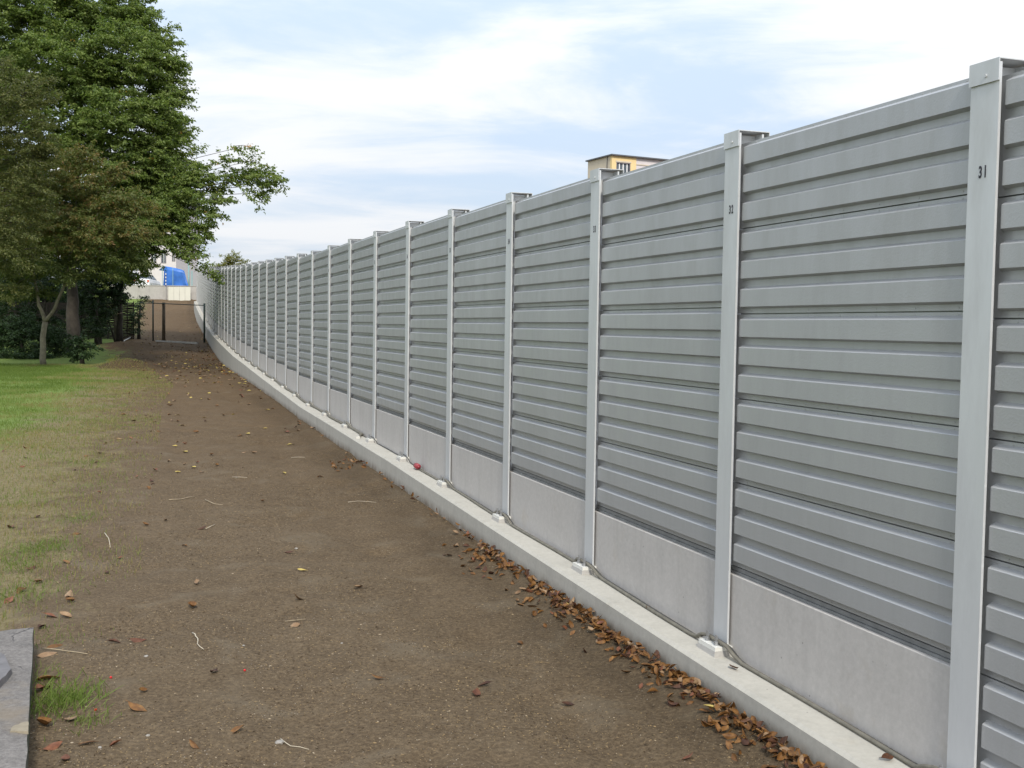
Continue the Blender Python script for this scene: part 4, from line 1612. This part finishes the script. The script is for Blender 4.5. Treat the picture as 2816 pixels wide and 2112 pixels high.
tag(MB().tube([(gm.x, gm.y, gp(gm.x, gm.y) - .1), (gm.x + .01, gm.y, zt1)], [.085, .078], 10).obj('wooden_post', M_WOODPOST, smooth=True),
    'thick dark wooden post standing in the gateway', 'post')
s0, s1 = G(430, 938), G(543, 947)
mb = MB()
dd = (s1 - s0); dd.z = 0
nn = Vector((-dd.y, dd.x, 0)).normalized() * .05
z0, z1 = gp(s0.x, s0.y) + .01, gp(s1.x, s1.y) + .01
mb.hexa([Vector((s0.x, s0.y, z0)) + nn, Vector((s0.x, s0.y, z0)) - nn, Vector((s1.x, s1.y, z1)) - nn, Vector((s1.x, s1.y, z1)) + nn],
        [Vector((s0.x, s0.y, z0 + .06)) + nn, Vector((s0.x, s0.y, z0 + .06)) - nn, Vector((s1.x, s1.y, z1 + .09)) - nn, Vector((s1.x, s1.y, z1 + .09)) + nn])
tag(mb.obj('threshold_bar', M_STRIP), 'pale bar lying across the path under the gateway', 'bar')
s0, s1 = G(334, 945), G(358, 933)
mb = MB(); mb.tube([(s0.x, s0.y, gp(s0.x, s0.y) + .06), (s1.x, s1.y, gp(s1.x, s1.y) + .10)], .03, 4)
tag(mb.obj('grey_batten', M_STRIP), 'short grey batten lying at the foot of the woven fence', 'batten')

# woven fence panel
w0, w1 = P(368, 935, 56.6), P(225, 930, 56.0)
wf = tag(empty('woven_fence', (w0.x, w0.y, gp(w0.x, w0.y))), 'dark brown woven wicker fence panel left of the gateway', 'fence')
o0 = Vector((w0.x, w0.y, gp(w0.x, w0.y)))
dirw = Vector((w1.x - w0.x, w1.y - w0.y, 0)); Lw = dirw.length; dirw.normalize()
nw = Vector((-dirw.y, dirw.x, 0))
ht = P(0, 830, 56.6).z - o0.z + .12
ns = 9
for k in range(ns):
    p = dirw * (Lw * k / (ns - 1))
    MB().tube([p + Vector((0, 0, -.2)), p + Vector((0, 0, ht + random.uniform(-.02, .03)))], .028, 6).obj('stake', M_WICKER, wf)
mw = MB()
rows = 40
for r in range(rows):
    z = .02 + (ht - .06) * r / rows
    pts = []
    for k in range(ns * 2 - 1):
        s = (1 if (k // 2 + r) % 2 else -1) * (1 if k % 2 == 0 else 0)
        pts.append(dirw * (Lw * k / (2 * ns - 2)) + nw * s * .042 + Vector((0, 0, z + random.uniform(-.008, .008))))
    mw.tube(pts, .022, 4)
wo = mw.obj('woven_rods', M_WICKER, wf)
wo['kind'] = 'stuff'
# dark board fence continuing left
lf = tag(empty('board_fence', (w1.x, w1.y, gp(w1.x, w1.y))), 'shadowy horizontal board fence behind the tree trunks', 'fence')
w2 = P(-120, 925, 54.5)
o0 = Vector((w1.x, w1.y, gp(w1.x, w1.y)))
dirb = Vector((w2.x - w1.x, w2.y - w1.y, 0)); Lb = dirb.length; dirb.normalize(); nb_ = Vector((-dirb.y, dirb.x, 0))
rzb = math.atan2(dirb.y, dirb.x)
for k in range(5):
    MB().box(-.05, .05, -.05, .05, -.3, 1.9).obj('fence_post', M_WICKER, lf, dirb * (Lb * k / 4 + .08), (0, 0, rzb))
for r in range(10):
    for k in range(4):
        MB().box(.13, Lb / 4 - .0, .055, .08, .05 + r * .18, .05 + r * .18 + .165).obj('board', M_WICKER, lf, dirb * (Lb * k / 4), (0, 0, rzb))
# grey post with leaning sticks
gp0 = P(320, 935, 53.0)
z0 = gp(gp0.x, gp0.y)
tag(MB().tube([(gp0.x, gp0.y, z0 - .1), (gp0.x - .05, gp0.y, P(316, 815, 53).z)], [.075, .065], 8).obj('pale_post', M_BARKPALE, smooth=True),
    'pale upright wooden post in front of the woven fence', 'post')
a, b = P(318, 935, 52.8), P(290, 852, 52.8)
tag(MB().tube([(a.x, a.y, gp(a.x, a.y)), b], [.05, .03], 6).obj('leaning_stake', M_BARK, smooth=True), 'dark stake leaning against the pale post', 'stake')
a, b = P(275, 874, 52.6), P(336, 860, 52.6)
tag(MB().tube([a, b], [.015, .022], 5).obj('thin_stick', M_TWIG, smooth=True), 'thin reddish stick crossing the pale post', 'stick')

# ------------------------------------------------------------------ far end of the path
YW = 105.9
def far_wall_obj():
    a, b = P(300, 0, YW), P(545, 0, YW)
    zt_, zb_ = P(480, 787, YW).z, 2.0
    root = tag(empty('retaining_wall', (a.x, YW, 3.0)), 'low grey concrete retaining wall across the end of the path', 'wall')
    MB().box(0, b.x - a.x, 0, .35, zb_ - 3.0, zt_ - 3.0).obj('wall_body', M_WALLC, root)
    MB().box(-.02, b.x - a.x + .02, -.04, .39, zt_ - 3.0 + .002, zt_ - 3.0 + .06).obj('coping', M_WALLC, root)
far_wall_obj()
Yb = 105.3
bz = gp(P(490, 825, Yb).x, Yb)
bd = tag(empty('board_screen', (P(461, 0, Yb).x, Yb, 0)), 'white board screen of four upright boards leaning on the retaining wall', 'board')
xa = P(461, 800, Yb).x
for k in range(4):
    x0, x1 = P(461 + k * 15.4, 800, Yb).x, P(461 + (k + 1) * 15.4, 800, Yb).x
    zt_, zb_ = P(461 + k * 15.4, 789, Yb).z, P(461 + k * 15.4, 826 + k * .9, Yb).z
    MB().box(x0 - xa + .012, x1 - xa - .012, 0, .04, zb_ - .05, zt_).obj('board', M_BOARD, bd)
# striped marker post
mk = P(456, 785, 105.6)
mp_ = tag(empty('marker_post', (mk.x, mk.y, mk.z - 1.2)), 'slim blue and white striped marker post by the boards', 'post')
for k in range(8):
    MB().cyl((0, 0, 1.1 + k * .16), .05, .158, 8).obj('stripe', M_WHITE if k % 2 else M_BLUESTRIPE, mp_)
MB().cyl((0, 0, 0), .045, 1.098, 8).obj('shaft', M_WALLC, mp_)
# blue tarpaulin on a frame
YT2 = 111.0
zb_ = 5.5
outl = [(450, 732), (470, 735), (484, 738), (500, 742), (506, 745), (512, 768), (519, 789)]
T0 = P(450, 732, YT2)
troot = tag(empty('blue_tarpaulin', (T0.x, T0.y, zb_)), 'bright blue tarpaulin stretched over a frame behind the retaining wall', 'tarpaulin')
bm = bmesh.new()
cols = []
for k, (sx, sy) in enumerate(outl):
    p = P(sx, sy, YT2)
    zt_ = max(p.z, zb_ + .05)
    col = []
    for r in range(7):
        t = r / 6
        yo = .25 * math.sin(k * 1.7 + r * .9) * (.3 + .4 * t)
        col.append(bm.verts.new((p.x - T0.x, yo, (zt_ - zb_) * (1 - t))))
    cols.append(col)
for k in range(len(cols) - 1):
    for r in range(6):
        bm.faces.new((cols[k][r], cols[k + 1][r], cols[k + 1][r + 1], cols[k][r + 1]))
# roof part going back
back = []
for col in cols:
    back.append(bm.verts.new((col[0].co.x - .95, 1.4, max(col[0].co.z - .35, .02))))
for k in range(len(cols) - 1):
    bm.faces.new((cols[k][0], back[k], back[k + 1], cols[k + 1][0]))
me = bpy.data.meshes.new('sheet'); bm.to_mesh(me); bm.free()
me.polygons.foreach_set('use_smooth', [True] * len(me.polygons))
so = link('sheet', me, M_TARP, troot)
sm_ = so.modifiers.new('thick', 'SOLIDIFY'); sm_.thickness = .02
for sx in (449, 478):
    p = P(sx, 733 if sx < 460 else 737, YT2)
    MB().cyl((p.x - T0.x, -.30, 0), .03, p.z - zb_, 6).obj('frame_pole', M_LAMP, troot)
# street lamp with a curved arm
sp_ = P(519, 780, 116)
lr = tag(empty('street_lamp', (sp_.x, sp_.y, 5.5)), 'slender pale green street lamp with a long curved arm', 'street lamp')
o0 = Vector((sp_.x, sp_.y, 5.5))
pts = [Vector((0, 0, 0))] + [P(a, b, 116) - o0 for a, b in ((519, 760), (519, 735), (517, 722), (512, 712), (504, 703), (495, 697), (486, 693))]
MB().tube(pts, [.09, .085, .075, .07, .065, .06, .055, .05], 8).obj('mast', M_LAMP, lr, smooth=True)
hd = pts[-1]
mb = MB(); mb.tube([hd + Vector((.05, 0, .0)), hd + Vector((-.15, 0, .04)), hd + Vector((-.55, 0, .1)), hd + Vector((-.75, 0, .1))], [.05, .11, .12, .04], 8)
mb.obj('lamp_head', M_LAMP, lr, smooth=True)
pp = P(528, 780, 108)
tag(MB().cyl((pp.x, pp.y, 5.4), .055, P(528, 745, 108).z - 5.4, 8).obj('signal_pole', M_LAMP), 'plain grey-green pole right of the blue tarpaulin', 'pole')


def window(parent, x0, x1, z0, z1, y=0.0, mf=None, depth=.12, curtains=0, name='window'):
    """a framed window in a wall whose outside faces local -y"""
    mf = mf or M_FRAME
    t = .07
    mb = MB()
    mb.box(x0, x1, y - .03, y + depth, z0, z0 + t)
    mb.box(x0, x1, y - .03, y + depth, z1 - t, z1)
    mb.box(x0, x0 + t, y - .03, y + depth, z0 + t + .001, z1 - t - .001)
    mb.box(x1 - t, x1, y - .03, y + depth, z0 + t + .001, z1 - t - .001)
    w = mb.obj(name, mf, parent)
    MB().box(x0 + t + .001, x1 - t - .001, y + depth * .5, y + depth * .5 + .02, z0 + t + .001, z1 - t - .001).obj('pane', M_GLASS, w)
    mid = (x0 + x1) / 2
    MB().box(mid - .025, mid + .025, y + depth * .5 - .03, y + depth * .5 - .004, z0 + t + .001, z1 - t - .001).obj('mullion', M_WHITE, w)
    for k in range(curtains):
        xx = x0 + t + (x1 - x0 - 2 * t) * (k + .6) / (curtains + .3)
        MB().box(xx, xx + .10, y + depth * .5 - .05, y + depth * .5 - .032, z0 + t + .002, z1 - t - .002).obj('blind_strip', M_CURTAIN, w)
    return w


# white house at the far left end
YH = 128.0
hr, hl = P(484, 700, YH), P(380, 700, YH)
zr = P(0, 560, YH).z
hroot = tag(empty('white_house', (hl.x, hl.y, 5.5)), 'white rendered house with grey-framed windows behind the blue tarpaulin', 'house')
HW = hr.x - hl.x
HZ = zr - 5.5
wins = []
for (xa, xb, ya, yb_) in ((443, 457, 690, 724), (473, 482, 692, 719), (415, 430, 690, 724), (443, 457, 620, 650), (473, 482, 620, 650)):
    a, b = P(xa, yb_, YH), P(xb, ya, YH)
    wins.append((a.x - hl.x, b.x - hl.x, a.z - 5.5, b.z - 5.5))
# wall with real openings: split into boxes on a grid
def wall_with_openings(name, m, parent, x0, x1, z0, z1, y0, y1, holes):
    xs = sorted({x0, x1, *[h[0] for h in holes], *[h[1] for h in holes]})
    zs_ = sorted({z0, z1, *[h[2] for h in holes], *[h[3] for h in holes]})
    mb = MB()
    for a in range(len(xs) - 1):
        for c in range(len(zs_) - 1):
            mx, mz = (xs[a] + xs[a + 1]) / 2, (zs_[c] + zs_[c + 1]) / 2
            if any(h[0] < mx < h[1] and h[2] < mz < h[3] for h in holes):
                continue
            mb.box(xs[a], xs[a + 1], y0, y1, zs_[c], zs_[c + 1])
    o = mb.obj(name, m, parent)
    bm = bmesh.new(); bm.from_mesh(o.data)
    bmesh.ops.remove_doubles(bm, verts=bm.verts, dist=1e-4)
    # drop inner faces shared by two boxes
    seen = {}
    for f in bm.faces:
        key = tuple(sorted(v.index for v in f.verts)); seen.setdefault(key, []).append(f)
    bmesh.ops.delete(bm, geom=[f for fl in seen.values() if len(fl) > 1 for f in fl], context='FACES')
    bm.to_mesh(o.data); bm.free()
    return o


wall_with_openings('front_wall', M_RENDERW, hroot, 0, HW, 0, HZ, 0, .3, wins)
MB().box(0, HW, .302, 9, 0, HZ).obj('wall', M_RENDERW, hroot)
for w_ in wins:
    window(hroot, w_[0] + .01, w_[1] - .01, w_[2] + .01, w_[3] - .01, 0, M_FRAME, .2)
mb = MB()
mb.hexa([(-.4, -.5, HZ + .002), (HW + .4, -.5, HZ + .002), (HW + .4, 9.5, HZ + .002), (-.4, 9.5, HZ + .002)],
        [(-.4, 4.0, HZ + 2.6), (HW + .4, 4.0, HZ + 2.6), (HW + .4, 5.0, HZ + 2.6), (-.4, 5.0, HZ + 2.6)])
mb.obj('roof', M_ROOFED, hroot)

# parked white car, seen from behind
cp = P(404, 786, 110)
crt = tag(empty('parked_car', (cp.x - .55, 110, 5.5)), 'small white hatchback parked behind the retaining wall, seen from behind', 'car')
crt.location.z = 5.42
bm = bmesh.new()
secs = [(-.0, .70, .42, .92), (.06, .80, .30, 1.0), (.9, .84, .28, .98), (2.9, .84, .28, .92), (3.6, .78, .30, .78), (3.85, .66, .36, .62)]
rings = []
for (yv, hw, zl, zh) in secs:
    ring = [(-hw, zl), (-hw * 1.02, (zl + zh) * .5), (-hw * .96, zh), (0, zh + .04), (hw * .96, zh), (hw * 1.02, (zl + zh) * .5), (hw, zl), (0, zl - .02)]
    rings.append([bm.verts.new((x, yv, z)) for x, z in ring])
for a in range(len(rings) - 1):
    for k in range(8):
        bm.faces.new((rings[a][k], rings[a][(k + 1) % 8], rings[a + 1][(k + 1) % 8], rings[a + 1][k]))
bm.faces.new(rings[0]); bm.faces.new(rings[-1][::-1])
bmesh.ops.recalc_face_normals(bm, faces=bm.faces)
me = bpy.data.meshes.new('body'); bm.to_mesh(me); bm.free()
bo = link('body', me, M_CARW, crt)
bv = bo.modifiers.new('bevel', 'BEVEL'); bv.width = .05; bv.segments = 2
mb = MB()
mb.hexa([(-.70, .12, 1.0), (.70, .12, 1.0), (.70, 2.75, .96), (-.70, 2.75, .96)], [(-.56, .42, 1.42), (.56, .42, 1.42), (.56, 1.9, 1.42), (-.56, 1.9, 1.42)])
mb.obj('window_glass', M_GLASS, crt, bevel=.04)
mb = MB(); mb.box(-.57, .57, .40, 1.95, 1.423, 1.46); mb.obj('roof', M_CARW, crt, bevel=.015)
for s in (-1, 1):
    MB().box(s * .66 - .09, s * .66 + .09, -.03, .05, .68, .92).obj('tail_light', M_TAIL, crt, bevel=.02)
    for yv in (.65, 3.05):
        w_ = MB().cyl((s * .74 - .09, yv, .31), .31, .18, 16, 'x').obj('wheel', M_TYRE, crt)
mb = MB(); mb.box(-.76, .76, -.09, .02, .30, .52); mb.obj('bumper', M_CARW, crt, bevel=.03)

# yellow rooftop storey behind the barrier
c0, c1, c2 = P(1683, 424, 100), P(1628, 442, 104), P(1830, 437, 102.6)
zt_ = c0.z
vx = Vector((c2.x - c0.x, c2.y - c0.y, 0)).normalized()
vy = Vector((c1.x - c0.x, c1.y - c0.y, 0))
rz = math.atan2(vx.y, vx.x)
bl_ = empty('apartment_block', (c0.x, c0.y, 2.0), rz)
tag(bl_, 'yellow rendered apartment block whose flat-roofed top storey shows above the barrier', 'building')
HZ = zt_ - 2.0
a, b = P(1694, 520, 100.5), P(1742, 441, 100.5)
hole = (.48, 2.0, HZ - 1.95, HZ - .66)
wall_with_openings('front_wall', M_YELLOW, bl_, 0, 2.62, HZ - 2.9, HZ - .12, 0, .3, [hole])
MB().box(.004, 2.62, .302, 4.3, HZ - 2.9, HZ - .121).obj('wall', M_BEIGE, bl_)
MB().box(2.622, 8.0, .06, 4.3, HZ - 2.9, HZ - .122).obj('side_wall', M_RENDERW, bl_)
MB().box(2.63, 8.0, .01, .058, HZ - .75, HZ - .66).obj('cornice', M_BEIGE, bl_)
MB().box(-.16, 8.2, -.22, 4.5, HZ - .118, HZ).obj('roof', M_ROOFED, bl_)
low_h = HZ - 2.902
holes = [(x, x + 1.3, z, z + 1.35) for z in (low_h - 2.2, low_h - 5.0, low_h - 7.8, low_h - 10.6) for x in (.4, 3.0, 5.6, 8.2, 10.8)]
wall_with_openings('facade', M_YELLOW, bl_, -.6, 12.8, 0, low_h, -1.6, -1.3, holes)
MB().box(-.598, 12.798, -1.298, 12, 0, low_h).obj('lower_storeys', M_BEIGE, bl_)
MB().box(-.7, 12.9, -1.7, 12.1, low_h + .002, low_h + .14).obj('terrace_edge', M_ROOFED, bl_)
for h_ in holes:
    window(bl_, h_[0] + .005, h_[1] - .005, h_[2] + .005, h_[3] - .005, -1.56, M_FRAME, .2)
MB().box(.40, 2.08, -.03, .29, HZ - .655, HZ - .52).obj('lintel', M_BEIGE, bl_)
window(bl_, hole[0] + .005, hole[1] - .005, hole[2] + .005, hole[3] - .005, .03, M_FRAME, .2, 3)
MB().cyl((-.045, .75, HZ - 2.9), .035, 2.75, 6).obj('downpipe', M_ROOFED, bl_)

bpy.context.view_layer.update()
